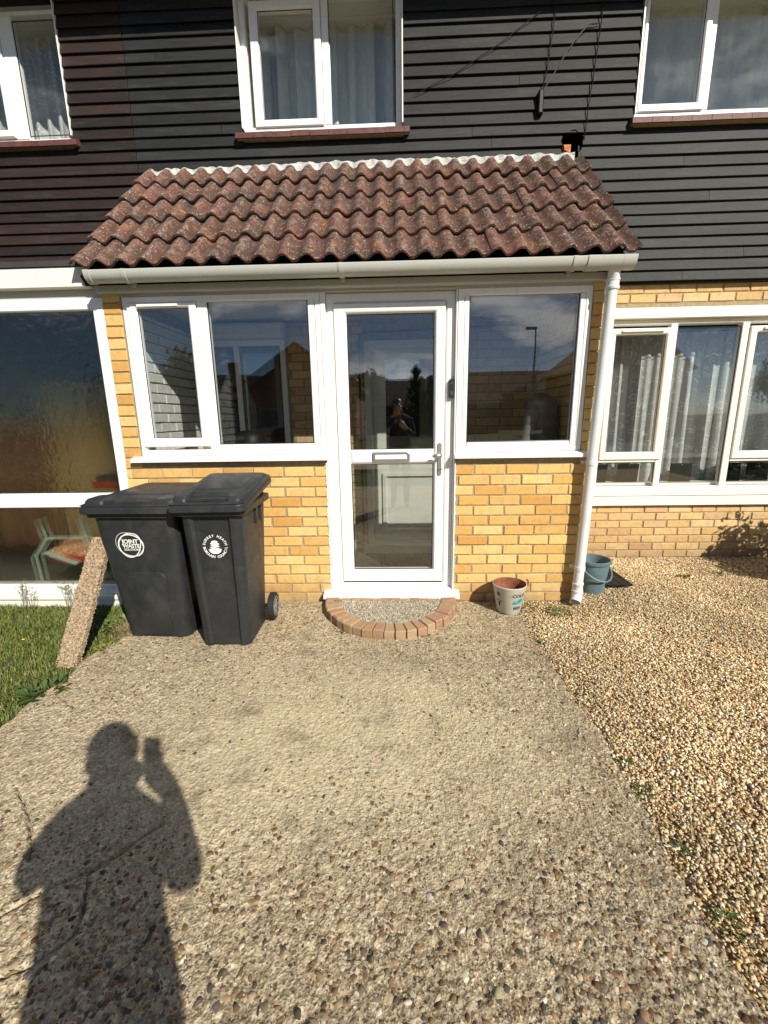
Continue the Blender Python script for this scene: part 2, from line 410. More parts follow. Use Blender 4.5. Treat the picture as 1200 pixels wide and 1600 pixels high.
MT['curtain'] = cloth('pale_curtain', (0.86, 0.88, 0.83))
MT['cream'] = cloth('cream_drape', (0.72, 0.69, 0.54))
MT['tan'] = cloth('tan_curtain', (0.46, 0.36, 0.19))
MT['redcloth'] = cloth('red_cushion', (0.36, 0.035, 0.03))
MT['coat'] = plain('brown_padded_coat', (0.26, 0.215, 0.17), 0.55, 0.4, 0.2, 20)
MT['mint'] = plain('pale_green_tube', (0.48, 0.70, 0.60), 0.5, 0.4)
def lace(name, dens=0.30, sc_=9.0):
    mt = bpy.data.materials.new(name); mt.use_nodes = True
    nt = mt.node_tree; nt.nodes.clear()
    o = nt.nodes.new('ShaderNodeOutputMaterial'); ms = nt.nodes.new('ShaderNodeMixShader')
    t = nt.nodes.new('ShaderNodeBsdfTransparent'); d = nt.nodes.new('ShaderNodeBsdfDiffuse')
    d.inputs['Color'].default_value = (0.72, 0.72, 0.70, 1)
    p = pos(nt, (1.0, 0.0, 0.85))
    v = nt.nodes.new('ShaderNodeTexVoronoi'); v.inputs['Scale'].default_value = sc_; L(nt, p, v.inputs['Vector'])
    s = nt.nodes.new('ShaderNodeMath'); s.operation = 'MULTIPLY'; s.inputs[1].default_value = 26
    L(nt, v.outputs['Distance'], s.inputs[0])
    sn = nt.nodes.new('ShaderNodeMath'); sn.operation = 'SINE'; L(nt, s.outputs[0], sn.inputs[0])
    half = noise_t(nt, p, sc_ * 1.3, 2, 0.5)
    a = ramp(nt, sn.outputs[0], [(0.70, 0.0), (0.84, 0.9)])
    h = ramp(nt, half, [(0.50, 0.0), (0.54, 1.0)])
    pat = mixc(nt, 1.0, a, h, 'MULTIPLY')
    v2 = nt.nodes.new('ShaderNodeTexVoronoi'); v2.inputs['Scale'].default_value = sc_ * 0.55; L(nt, p, v2.inputs['Vector'])
    fl = ramp(nt, v2.outputs['Distance'], [(0.14, 0.7), (0.22, 0.0)])
    pat = mixc(nt, 1.0, pat, mixc(nt, 1.0, fl, ramp(nt, noise_t(nt, p, 50, 2, 0.5), [(0.45, 0.0), (0.55, 1.0)]), 'MULTIPLY'), 'ADD')
    fac = mixc(nt, 1.0, pat, (dens, dens, dens), 'ADD')
    L(nt, fac, ms.inputs[0]); L(nt, t.outputs[0], ms.inputs[1]); L(nt, d.outputs[0], ms.inputs[2])
    L(nt, ms.outputs[0], o.inputs['Surface'])
    return mt
MT['lace'] = lace('lace_net', 0.66, 11)
MT['skin'] = plain('skin', (0.45, 0.28, 0.20), 0.5, 0.4)
MT['jacket'] = plain('dark_jacket', (0.04, 0.045, 0.06), 0.85, 0.2)
MT['trousers'] = plain('dark_trousers', (0.03, 0.035, 0.05), 0.9, 0.2)
MT['hair'] = plain('brown_hair', (0.03, 0.018, 0.01), 0.5, 0.4)
MT['bark'] = plain('bark', (0.09, 0.065, 0.045), 0.9, 0.2)
MT['terracotta'] = plain('terracotta', (0.36, 0.15, 0.08), 0.8, 0.2)

# ------------------------------------------------------------------ mesh helpers
class MB:
    def __init__(s): s.v = []; s.f = []; s.mi = []; s.cur = 0
    def add(s, vs, fs):
        o = len(s.v); s.v.extend([tuple(x) for x in vs])
        for f in fs: s.f.append(tuple(i + o for i in f)); s.mi.append(s.cur)
    def box(s, x0, x1, y0, y1, z0, z1):
        s.add([(x0, y0, z0), (x1, y0, z0), (x1, y1, z0), (x0, y1, z0), (x0, y0, z1), (x1, y0, z1), (x1, y1, z1), (x0, y1, z1)],
              [(0, 3, 2, 1), (4, 5, 6, 7), (0, 1, 5, 4), (1, 2, 6, 5), (2, 3, 7, 6), (3, 0, 4, 7)])
    def cbox(s, x0, x1, y0, y1, z0, z1, c=0.003):
        """box whose front (low y) rim is chamfered"""
        s.add([(x0, y1, z0), (x1, y1, z0), (x1, y1, z1), (x0, y1, z1),
               (x0, y0 + c, z0), (x1, y0 + c, z0), (x1, y0 + c, z1), (x0, y0 + c, z1),
               (x0 + c, y0, z0 + c), (x1 - c, y0, z0 + c), (x1 - c, y0, z1 - c), (x0 + c, y0, z1 - c)],
              [(0, 3, 2, 1), (0, 1, 5, 4), (1, 2, 6, 5), (2, 3, 7, 6), (3, 0, 4, 7),
               (4, 5, 9, 8), (5, 6, 10, 9), (6, 7, 11, 10), (7, 4, 8, 11), (8, 9, 10, 11)])
    def loops(s, loops, closed=True, cap0=False, cap1=False):
        n = len(loops[0]); o = len(s.v)
        for lp in loops: s.v.extend([tuple(p) for p in lp])
        for k in range(len(loops) - 1):
            for i in range(n if closed else n - 1):
                j = (i + 1) % n
                s.f.append((o + k * n + i, o + k * n + j, o + (k + 1) * n + j, o + (k + 1) * n + i)); s.mi.append(s.cur)
        if cap0: s.f.append(tuple(o + i for i in reversed(range(n)))); s.mi.append(s.cur)
        if cap1: s.f.append(tuple(o + (len(loops) - 1) * n + i for i in range(n))); s.mi.append(s.cur)
    def tube(s, pts, r, n=10, cap=True):
        pts = [Vector(p) for p in pts]; lps = []
        for k, p in enumerate(pts):
            d = (pts[min(k + 1, len(pts) - 1)] - pts[max(k - 1, 0)]).normalized()
            a = d.orthogonal().normalized() if k == 0 else (pa - d * pa.dot(d)).normalized()
            pa = a; b = d.cross(a); rr = r[k] if hasattr(r, '__len__') else r
            lps.append([p + (a * math.cos(t) + b * math.sin(t)) * rr for t in [2 * math.pi * i / n for i in range(n)]])
        s.loops(lps, True, cap, cap)
    def lathe(s, prof, c, n=24, cap0=True, cap1=False):
        s.loops([[(c[0] + r * math.cos(2 * math.pi * i / n), c[1] + r * math.sin(2 * math.pi * i / n), c[2] + z) for i in range(n)] for r, z in prof], True, cap0, cap1)
    def frame(s, x0, x1, z0, z1, prof):
        """mitred rectangular frame in the XZ plane; prof = [(inset, y)] closed loop"""
        lps = [[(x0 + i, y, z0 + i), (x1 - i, y, z0 + i), (x1 - i, y, z1 - i), (x0 + i, y, z1 - i)] for i, y in prof]
        lps.append(lps[0]); s.loops(lps)
    def frame4(s, x0, x1, z0, z1, wl, wr, wb, wt, yf, yb, c=0.004, bead=0.014):
        def rc(k, y): return [(x0 + wl * k, y, z0 + wb * k), (x1 - wr * k, y, z0 + wb * k), (x1 - wr * k, y, z1 - wt * k), (x0 + wl * k, y, z1 - wt * k)]
        def off(e, y): return [(x0 + e, y, z0 + e), (x1 - e, y, z0 + e), (x1 - e, y, z1 - e), (x0 + e, y, z1 - e)]
        def ins(e, y): return [(x0 + wl - e, y, z0 + wb - e), (x1 - wr + e, y, z0 + wb - e), (x1 - wr + e, y, z1 - wt + e), (x0 + wl - e, y, z1 - wt + e)]
        lps = [off(0, yb), off(0, yf + c), off(c, yf), ins(bead, yf), ins(bead * 0.55, yf + 0.004), ins(0, yf + bead), ins(0, yb)]
        lps.append(lps[0]); s.loops(lps)
    def sheet(s, P):
        """P[i][j] grid of points"""
        ni, nj = len(P), len(P[0]); o = len(s.v)
        for row in P: s.v.extend([tuple(p) for p in row])
        for i in range(ni - 1):
            for j in range(nj - 1):
                s.f.append((o + i * nj + j, o + i * nj + j + 1, o + (i + 1) * nj + j + 1, o + (i + 1) * nj + j)); s.mi.append(s.cur)
    def mesh(s, name, mats, smooth=None):
        me = bpy.data.meshes.new(name); me.from_pydata(s.v, [], s.f)
        for x in (mats if isinstance(mats, (list, tuple)) else [mats]): me.materials.append(x)
        if isinstance(mats, (list, tuple)) and len(mats) > 1: me.polygons.foreach_set('material_index', s.mi)
        bm = bmesh.new(); bm.from_mesh(me); bmesh.ops.recalc_face_normals(bm, faces=bm.faces); bm.to_mesh(me); bm.free()
        if smooth:
            me.polygons.foreach_set('use_smooth', [True] * len(me.polygons))
            me.set_sharp_from_angle(angle=R(smooth))
        me.update()
        return me
    def build(s, name, mats, parent=None, smooth=None):
        return link(name, s.mesh(name, mats, smooth), parent)

def link(name, me, parent=None):
    o = bpy.data.objects.new(name, me); COL.objects.link(o)
    if parent is not None: attach(o, parent)
    return o
def attach(o, parent):
    o.parent = parent
    if parent.type == 'EMPTY' and parent.parent is None:
        o.matrix_parent_inverse = Matrix.Translation(parent.location).inverted()
def tag(o, label=None, cat=None, group=None, kind=None):
    if label: o['label'] = label
    if cat: o['category'] = cat
    if group: o['group'] = group
    if kind: o['kind'] = kind
    return o
def thing(name, label, cat, loc, group=None):
    o = bpy.data.objects.new(name, None); COL.objects.link(o); o.location = loc
    o.empty_display_size = 0.1
    return tag(o, label, cat, group)
def local_thing(name, label, cat, loc, rz=0, group=None):
    o = thing(name, label, cat, loc, group); o.rotation_euler = (0, 0, rz); return o
def child(o, parent):
    """parent an object whose mesh is in the parent's own coordinates"""
    o.parent = parent; return o
def set_col(me, cols, domain='POINT'):
    a = me.color_attributes.new('Col', 'FLOAT_COLOR', domain)
    a.data.foreach_set('color', np.concatenate([cols, np.ones((len(cols), 1))], 1).astype(np.float32).ravel())
def fast_mesh(name, V, F, mt, cols=None, smooth=False):
    """V (n,3), F (m,k) arrays"""
    me = bpy.data.meshes.new(name); n, k = len(F), F.shape[1]
    me.vertices.add(len(V)); me.vertices.foreach_set('co', V.astype(np.float32).ravel())
    me.loops.add(n * k); me.loops.foreach_set('vertex_index', F.astype(np.int32).ravel())
    me.polygons.add(n); me.polygons.foreach_set('loop_start', np.arange(0, n * k, k, dtype=np.int32))
    me.polygons.foreach_set('loop_total', np.full(n, k, dtype=np.int32))
    if smooth: me.polygons.foreach_set('use_smooth', np.ones(n, dtype=bool))
    me.update(calc_edges=True); me.materials.append(mt)
    if cols is not None: set_col(me, cols)
    return me
def vnoise(x, y, seed=0):
    """smooth value noise on arrays"""
    r = np.random.default_rng(seed); T = r.random((256, 256))
    xi = np.floor(x).astype(int); yi = np.floor(y).astype(int); fx = x - xi; fy = y - yi
    fx = fx * fx * (3 - 2 * fx); fy = fy * fy * (3 - 2 * fy)
    g = lambda a, b: T[a & 255, b & 255]
    return (g(xi, yi) * (1 - fx) + g(xi + 1, yi) * fx) * (1 - fy) + (g(xi, yi + 1) * (1 - fx) + g(xi + 1, yi + 1) * fx) * fy
def fbm(x, y, seed=0, oct=4):
    s = 0; a = 0.5
    for k in range(oct): s = s + a * (vnoise(x * 2 ** k, y * 2 ** k, seed + k) - 0.5); a *= 0.55
    return s
def text_mesh(s, size, spacing=1.0, bold=0.0, align='CENTER'):
    cu = bpy.data.curves.new('text', 'FONT'); cu.body = s; cu.size = size; cu.align_x = align; cu.align_y = 'CENTER'
    cu.space_character = spacing; cu.offset = bold; cu.resolution_u = 3
    ob = bpy.data.objects.new('text', cu); COL.objects.link(ob)
    bpy.context.view_layer.update()
    me = bpy.data.meshes.new_from_object(ob.evaluated_get(bpy.context.evaluated_depsgraph_get()))
    vs = [v.co.copy() for v in me.vertices]; fs = [tuple(p.vertices) for p in me.polygons]
    bpy.data.objects.remove(ob); bpy.data.curves.remove(cu); bpy.data.meshes.remove(me)
    return vs, fs

# ------------------------------------------------------------------ the setting: ground, road, drive, gravel yard
MAIN = 1.03          # brick face of the houses
CLAD = 0.985         # face of the timber cladding
MB_ = MB
g = MB(); g.add([(-300, -300, -0.10), (300, -300, -0.10), (300, 300, -0.10), (-300, 300, -0.10)], [(0, 1, 2, 3)])
tag(g.build('ground', MT['terrain']), kind='structure')
g = MB(); g.box(-120, 120, -16.5, -10.5, -0.4, -0.092)
tag(g.build('road', MT['asphalt']), kind='structure')
g = MB(); g.box(-120, 120, -10.5, -8.8, -0.4, -0.02)
tag(g.build('pavement', MT['concrete']), kind='structure')
# lawn soil at the left of the drive, gravel bed at the right, each a solid step above the ground sheet
g = MB(); g.box(-5.0, -1.865, -6.0, 0.02, -0.3, -0.035)
tag(g.build('lawn_soil', MT['soil']), kind='structure')
g = MB(); g.box(0.85, 6.5, -6.0, MAIN + 0.05, -0.3, -0.014)
g.box(-1.8, 0.85, 0.02, MAIN + 0.05, -0.3, -0.016)
tag(g.build('gravel_bed', MT['gravelbed']), kind='structure')

DX0, DX1 = -1.86, 0.885
def edge_r(y): return DX1 + 0.015 * np.sin(y * 3.1) + 0.07 * fbm(y * 6.0, y * 0 + 3.3, 40, 3)
def edge_l(y): return DX0 + 0.045 * np.sin(y * 2.3 + 1) + 0.10 * fbm(y * 5.0, y * 0 + 9.1, 41, 4)
cracks = [[(-1.30, -2.26), (-1.16, -2.16), (-1.07, -2.075), (-0.985, -2.03), (-0.93, -1.985), (-0.90, -1.93), (-0.84, -1.87)],
          [(-0.985, -2.03), (-0.96, -2.09), (-0.925, -2.15), (-0.915, -2.21), (-0.97, -2.27), (-1.03, -2.30), (-1.10, -2.31)],
          [(-1.10, -2.31), (-0.965, -2.36), (-0.93, -2.44)],
          [(-1.50, -1.72), (-1.33, -1.86), (-1.21, -2.0)]]
crw = [0.008, 0.006, 0.009, 0.005]
def height(x, y):
    h = 0.012 * fbm(x * 1.5, y * 1.5, 3, 3) + 0.004 * fbm(x * 16, y * 16, 9, 3)
    amt = np.clip(0.35 + 1.2 * (fbm(x * 1.1 + 5, y * 1.1, 21, 3) + 0.12) + 0.8 * np.clip((-1.6 - y), 0, 1) - 0.5 * np.exp(-((x + 0.15) / 0.7) ** 2 - ((y + 1.4) / 0.55) ** 2), 0.08, 1.4)
    h = h + amt * (0.012 * fbm(x * 55, y * 55, 15, 3) - 0.010 * np.clip(vnoise(x * 34, y * 34, 33) - 0.70, 0, 1) * 3)
    for pl, w in zip(cracks, crw):
        d = np.full(x.shape, 9.0)
        for (ax, ay), (bx, by) in zip(pl[:-1], pl[1:]):
            jx = 0.012 * fbm(x * 25, y * 25, 77, 2); px, py = x + jx, y + jx
            t = np.clip(((px - ax) * (bx - ax) + (py - ay) * (by - ay)) / ((bx - ax) ** 2 + (by - ay) ** 2), 0, 1)
            d = np.minimum(d, np.hypot(px - ax - t * (bx - ax), py - ay - t * (by - ay)))
        h = h - 0.022 * np.clip(1 - d / w, 0, 1) ** 0.7 
    return h
ys = np.concatenate([np.linspace(-5.5, -2.75, 30)[:-1], np.arange(-2.75, -1.3, 0.0048), np.arange(-1.3, 0.03, 0.0105), [0.045]])
us = np.linspace(0, 1, 440)
Yg, Ug = np.meshgrid(ys, us, indexing='ij')
Xg = edge_l(Yg) * (1 - Ug) + edge_r(Yg) * Ug
Zg = height(Xg, Yg)
edge = np.minimum(Xg - edge_l(Yg), edge_r(Yg) - Xg)
Zg = Zg - 0.03 * np.clip(1 - edge / 0.035, 0, 1) ** 1.5
Zg[:, 0] = -0.12; Zg[:, -1] = -0.12
ni, nj = Xg.shape
idx = np.arange(ni * nj).reshape(ni, nj)
F = np.stack([idx[:-1, :-1], idx[:-1, 1:], idx[1:, 1:], idx[1:, :-1]], -1).reshape(-1, 4)
me = fast_mesh('driveway', np.stack([Xg, Yg, Zg], -1).reshape(-1, 3), F, MT['concrete'], smooth=True)
tag(link('driveway', me), kind='structure')

# ------------------------------------------------------------------ bricks
_bm = {}
def brick_mesh(w, h, d, mt, var):
    k = (round(w, 3), round(h, 3), round(d, 3), mt.name, var)
    if k in _bm: return _bm[k]
    r = random.Random(hash(k[:3]) % 1000 + var); c = 0.0035
    j = lambda s=0.0018: r.uniform(-s, s)
    x, z = w / 2, h / 2
    vs = [(-x, d, -z), (x, d, -z), (x, d, z), (-x, d, z)]
    for sx, sz in ((-1, -1), (1, -1), (1, 1), (-1, 1)): vs.append((sx * x + j(), c + j(0.001), sz * z + j()))
    for sx, sz in ((-1, -1), (1, -1), (1, 1), (-1, 1)): vs.append((sx * (x - c) + j(), j(0.0015), sz * (z - c) + j()))
    fs = [(0, 1, 5, 4), (1, 2, 6, 5), (2, 3, 7, 6), (3, 0, 4, 7), (4, 5, 9, 8), (5, 6, 10, 9), (6, 7, 11, 10), (7, 4, 8, 11), (8, 9, 10, 11)]
    b = MB(); b.add(vs, fs); me = b.mesh('brick', mt)
    _bm[k] = me
    return me
def lay(parent, mt, x0, x1, z0, z1, yface, holes=(), shift=0.0, d=0.04, axis='x', flip=1, joint=0.010, jit=0.0022, minw=0.025, rows=None):
    """courses of bricks as objects of their own; holes = (x0,x1,z0,z1)"""
    n = 0; k = 0; z = z0
    while z + 0.02 < z1:
        h = min(0.065, z1 - z); off = shift + (0.1125 if k % 2 else 0.0)
        x = x0 - 0.225 + (off % 0.225)
        while x < x1:
            a, b = max(x, x0), min(x + 0.215, x1); x += 0.225
            segs = [(a, b)]
            for hx0, hx1, hz0, hz1 in holes:
                if z + h > hz0 + 0.012 and z < hz1 - 0.012:
                    ns = []
                    for p, q in segs:
                        if q <= hx0 or p >= hx1: ns.append((p, q)); continue
                        if p < hx0: ns.append((p, hx0 - 0.004))
                        if q > hx1: ns.append((hx1 + 0.004, q))
                    segs = ns
            for p, q in segs:
                if q - p < minw: continue
                o = link('brick', brick_mesh(round(q - p, 2), h, d, mt, random.randrange(4)), parent)
                cx, cz = (p + q) / 2, z + h / 2
                if axis == 'x':
                    o.location = (cx, yface + random.uniform(-jit, jit), cz)
                    o.rotation_euler = (random.uniform(-.006, .006), random.uniform(-.004, .004), random.uniform(-.006, .006))
                else:
                    o.location = (yface + flip * random.uniform(-jit, jit), cx, cz)
                    o.rotation_euler = (0, random.uniform(-.004, .004), (math.pi / 2 if flip < 0 else -math.pi / 2))
                n += 1
        z += 0.075; k += 1
    return n
def slab_with_holes(mb, x0, x1, y0, y1, z0, z1, holes):
    xs = sorted({x0, x1, *[h[0] for h in holes], *[h[1] for h in holes]}); xs = [x for x in xs if x0 <= x <= x1]
    for a, b in zip(xs[:-1], xs[1:]):
        zs = [z0]
        for h in sorted(holes, key=lambda q: q[2]):
            if h[0] < b - 1e-6 and h[1] > a + 1e-6: zs += [max(h[2], z0), min(h[3], z1)]
        zs.append(z1)
        for p, q in zip(zs[0::2], zs[1::2]):
            if q - p > 0.002: mb.box(a, b, y0, y1, p, q)

# ------------------------------------------------------------------ windows
def window(parent, x0, x1, z0, z1, yf, depth, lights, mt='pvc', gl='glass', pane_t=0.02, w=0.05, name='window'):
    """outer frame (a part) with mullions, casements and panes as sub-parts.
       lights: (kind, gx0, gx1, gz0, gz1, border) glass openings; kind 'fixed' or 'casement'"""
    b = MB(); b.frame4(x0, x1, z0, z1, w, w, w, w, yf, yf + depth, 0.003, 0.01)
    fr = b.build(name, MT[mt], parent)
    for lt in lights:
        kind, a, c, d, e = lt[:5]
        if kind == 'casement':
            bd = lt[5]
            q = MB(); q.frame4(a - bd[0], c + bd[1], d - bd[2], e + bd[3], bd[0], bd[1], bd[2], bd[3], yf - 0.016, yf + 0.04, 0.006, 0.014)
            q.build('casement', MT[mt], fr)
            py = yf + 0.004
        else: py = yf + 0.016
        p = MB(); p.box(a - 0.004, c + 0.004, py, py + pane_t, d - 0.004, e + 0.004)
        p.build('pane', MT[lt[6] if len(lt) > 6 else gl], fr)
        # dark rubber gasket round the glass
        s = MB(); s.frame(a - 0.002, c + 0.002, d - 0.002, e + 0.002, [(0, py - 0.006), (0.006, py - 0.004), (0.006, py - 0.0005), (0, py - 0.0005)])
        s.build('gasket', MT['bell'], fr)
    return fr
def bars(fr, mt, lst, y0, y1, name='mullion'):
    for (a, b, c, d) in lst:
        q = MB(); q.cbox(a, b, y0, y1, c, d, 0.004); q.build(name, MT[mt], fr)

# ------------------------------------------------------------------ main house
house = thing('terraced_house', 'terraced house with charcoal timber cladding above yellow brick, behind the tiled porch', 'house', (1.5, 2.5, 0))
hole_w = (1.84, 4.3, 0.517, 2.28)
b = MB(); slab_with_holes(b, 1.30, 6.5, MAIN + 0.007, MAIN + 0.1, -0.2, 2.55, [hole_w])
slab_with_holes(b, -2.0, 1.30, MAIN + 0.007, MAIN + 0.1, -0.2, 2.55, [(-0.30, 0.62, 0.09, 2.06), (-1.76, -1.02, 1.02, 2.09)])
wall = b.build('brick_wall', MT['mortar'], house)
nb = lay(wall, MT['brick2'], 1.42, 3.90, 0.0, 2.50, MAIN, [hole_w], 0.05)
nb += lay(wall, MT['brick2'], -1.0, -0.32, 0.10, 2.22, MAIN, [], 0.03)
nb += lay(wall, MT['brick2'], 0.64, 1.26, 0.10, 2.22, MAIN, [], 0.09)
# cladding: boards of their own, lapped
SEAM = -2.152
PITCH = 0.0848
b = MB(); slab_with_holes(b, SEAM, 6.5, CLAD + 0.012, CLAD + 0.14, 2.50, 5.2, [(-1.245, 0.066, 3.69, 4.70), (1.894, 3.75, 3.69, 4.70), (1.335, 1.515, 3.43, 3.61)])
cladm = b.build('cladding', MT['clad'], house)
left = thing('terraced_house', 'neighbouring terraced house with brown stained cladding and flat roofed glazed bay, left of the porch', 'house', (-4, 2.5, 0))
b = MB(); slab_with_holes(b, -6.5, SEAM - 0.003, CLAD + 0.012, CLAD + 0.14, 2.50, 5.2, [(-3.95, -2.67, 3.69, 4.70)])
claml = b.build('cladding', MT['clad_brown'], left)
_board = {}
def board(par, mt, x0, x1, z, cut=None):
    b = MB(); t = 0.010; h = PITCH + 0.006
    r = random.uniform(-0.0015, 0.0015)
    yb, yt = CLAD - 0.017 + r, CLAD + 0.003
    n = max(1, int((x1 - x0) / 0.6)); lp = []
    for k in range(n + 1):
        x = x0 + (x1 - x0) * k / n; dz = random.uniform(-0.0016, 0.0016); dy = random.uniform(-0.0015, 0.0015)
        lp.append([(x, yb + dy, z + dz + 0.003), (x, yb + dy + 0.003, z + dz), (x, yb + t, z + dz), (x, yt + t, z + h), (x, yt, z + h), (x, yb + dy + 0.001, z + dz + 0.008)])
    b.loops(lp, True, True, True)
    return b.build('cladding_board', mt, par)
for k in range(0, 31):
    z = 2.480 + k * PITCH
    segs = [(SEAM, 5.2)]
    def cutr(segs, a, c):
        o = []
        for p, q in segs:
            if q <= a or p >= c: o.append((p, q)); continue
            if p < a: o.append((p, a))
            if q > c: o.append((c, q))
        return o
    if 3.575 < z < 4.66: segs = cutr(segs, -1.245, 0.066)
    if 3.575 < z < 4.66: segs = cutr(segs, 1.894, 3.75)
    if 3.40 < z < 3.43: segs = cutr(segs, 1.375, 1.475)
    if 3.44 < z < 3.55: segs = cutr(segs, 1.345, 1.505)        # the ragged hole above the porch roof
    for p, q in segs:
        cuts = [p]
        joints = {4: 1.62, 7: 2.56, 9: -0.9, 12: 0.78, 13: 0.62, 14: -1.42, 15: 3.2, 17: 0.98, 20: -1.9, 5: 3.62, 2: 2.9, 10: 2.32, 0: 2.42, 3: 3.1}
        jx = joints.get(k, None)
        if jx and p + 0.15 < jx < q - 0.15: cuts.append(jx)
        cuts.append(q)
        for a, c in zip(cuts[:-1], cuts[1:]): board(cladm, MT['clad'], a + 0.0015, c - 0.0015, z)
    segs = [(-5.2, SEAM - 0.004)]
    if 3.575 < z < 4.66: segs = cutr(segs, -3.95, -2.67)
    for p, q in segs: board(claml, MT['clad_brown'], p, q, z)
# ragged hole with a lump of orange brick in it
b = MB(); n = 18
pts = []
for i in range(n):
    t = 2 * math.pi * i / n; r = 0.078 + random.uniform(-0.008, 0.010)
    pts.append((1.425 + r * math.cos(t) * 1.08, CLAD - 0.0225, 3.520 + r * math.sin(t)))
b.loops([pts, [(p[0], CLAD + 0.10, p[2]) for p in pts]], True, False, True)
b.build('hole_lining', MT['black'], house)
b = MB(); b.cbox(1.350, 1.418, CLAD - 0.012, CLAD + 0.05, 3.44, 3.512, 0.012)
b.build('broken_brick', plain('orange_brick', (0.50, 0.20, 0.09), 0.9, 0.1, 0.4, 40, 0.7, 120), house)
# roof overhang above the picture: throws the shade on the top of the wall
b = MB(); b.box(-6.5, 6.5, CLAD - 0.36, CLAD + 0.6, 4.74, 4.78); b.box(-6.5, 6.5, CLAD - 0.385, CLAD - 0.362, 4.69, 4.94)
b.build('eaves', MT['pvc_old'], house)
b = MB(); b.add([(-6.5, CLAD - 0.45, 5.0), (6.5, CLAD - 0.45, 5.0), (6.5, 5.0, 7.6), (-6.5, 5.0, 7.6), (-6.5, CLAD - 0.45, 4.97), (6.5, CLAD - 0.45, 4.97), (6.5, 5.0, 7.57), (-6.5, 5.0, 7.57)],
                [(0, 1, 2, 3), (4, 7, 6, 5), (0, 4, 5, 1), (1, 5, 6, 2), (2, 6, 7, 3), (3, 7, 4, 0)])
b.build('roof', MT['farroof'], house)

# rooms behind the glass
def room(par, x0, x1, y0, y1, z0, z1, mt, name='interior'):
    b = MB(); b.add([(x0, y0, z0), (x1, y0, z0), (x1, y1, z0), (x0, y1, z0), (x0, y0, z1), (x1, y0, z1), (x1, y1, z1), (x0, y1, z1)],
                    [(0, 1, 2, 3), (4, 7, 6, 5), (1, 5, 6, 2), (2, 6, 7, 3), (3, 7, 4, 0)])
    return b.build(name, mt, par)
room(house, -1.6, 0.6, CLAD + 0.141, 3.6, 3.3, 4.9, MT['room'])
room(house, 1.6, 4.4, CLAD + 0.141, 3.6, 3.3, 4.9, MT['room'])
room(left, -5.2, -2.3, CLAD + 0.141, 3.6, 3.3, 4.9, MT['room'])
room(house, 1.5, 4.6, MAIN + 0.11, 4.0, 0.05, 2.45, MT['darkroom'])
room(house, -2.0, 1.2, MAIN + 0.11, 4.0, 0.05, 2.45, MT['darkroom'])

UY = 1.045
def cladreveal(par, x0, x1, z0, z1):
    for a, c in ((x0 - 0.010, x0 - 0.001), (x1 + 0.001, x1 + 0.010)):
        b = MB(); b.box(a, c, CLAD - 0.022, UY + 0.06, z0, z1); b.build('reveal', MT['pvc'], par)
# centre upper window
fr = window(house, -1.235, 0.056, 3.705, 4.66, UY, 0.07, [
    ('casement', -1.083, -0.645, 3.797, 4.53, (0.068, 0.062, 0.058, 0.06)),
    ('fixed', -0.521, -0.01, 3.752, 4.60)], gl='glass_up', w=0.046)
bars(fr, 'pvc', [(-0.580, -0.524, 3.75, 4.61)], UY + 0.0008, UY + 0.06)
cladreveal(house, -1.235, 0.056, 3.70, 4.69)
fr = window(house, 1.904, 3.74, 3.705, 4.66, UY, 0.07, [
    ('casement', 1.975, 2.400, 3.800, 4.53, (0.030, 0.052, 0.058, 0.06)),
    ('fixed', 2.50, 3.10, 3.755, 4.60), ('casement', 3.22, 3.62, 3.80, 4.53, (0.06, 0.06, 0.058, 0.06))], gl='glass_up', w=0.046)
bars(fr, 'pvc', [(2.455, 2.498, 3.75, 4.61), (3.103, 3.16, 3.75, 4.61)], UY + 0.0008, UY + 0.06)
cladreveal(house, 1.904, 3.74, 3.70, 4.69)
fr = window(left, -3.94, -2.680, 3.705, 4.61, UY, 0.07, [
    ('fixed', -3.085, -2.705, 3.755, 4.55), ('casement', -3.80, -3.26, 3.80, 4.50, (0.06, 0.06, 0.058, 0.05))], gl='glass_up', w=0.024)
bars(fr, 'pvc', [(-3.198, -3.088, 3.73, 4.585)], UY + 0.0008, UY + 0.06)
cladreveal(left, -3.94, -2.680, 3.70, 4.66)
def sill_tiles(par, x0, x1, y0, z0, h, pitch=0.152):
    b = MB(); b.box(x0 + 0.005, x1 - 0.005, y0 + 0.02, UY + 0.03, z0 + 0.004, z0 + h - 0.006)
    base = b.build('window_sill', MT['mortar'], par)
    x = x0
    while x < x1 - 0.02:
        e = min(x + pitch - 0.003, x1); q = MB(); dz = random.uniform(-0.0015, 0.0015)
        q.loops([[(xx, y0, z0 + dz), (xx, UY + 0.004, z0 + dz + 0.03), (xx, UY + 0.004, z0 + h + dz + 0.043), (xx, y0 + 0.012, z0 + h + dz), (xx, y0 + 0.003, z0 + h + dz - 0.006)] for xx in (x, e)], True, True, True); q.build('sill_tile', MT['silltile'], base); x += pitch
    return base
sill_tiles(house, -1.295, 0.118, CLAD - 0.060, 3.612, 0.046)
sill_tiles(house, 1.865, 3.80, CLAD - 0.060, 3.612, 0.046)
sill_tiles(left, -4.05, -2.615, CLAD - 0.060, 3.612, 0.046)

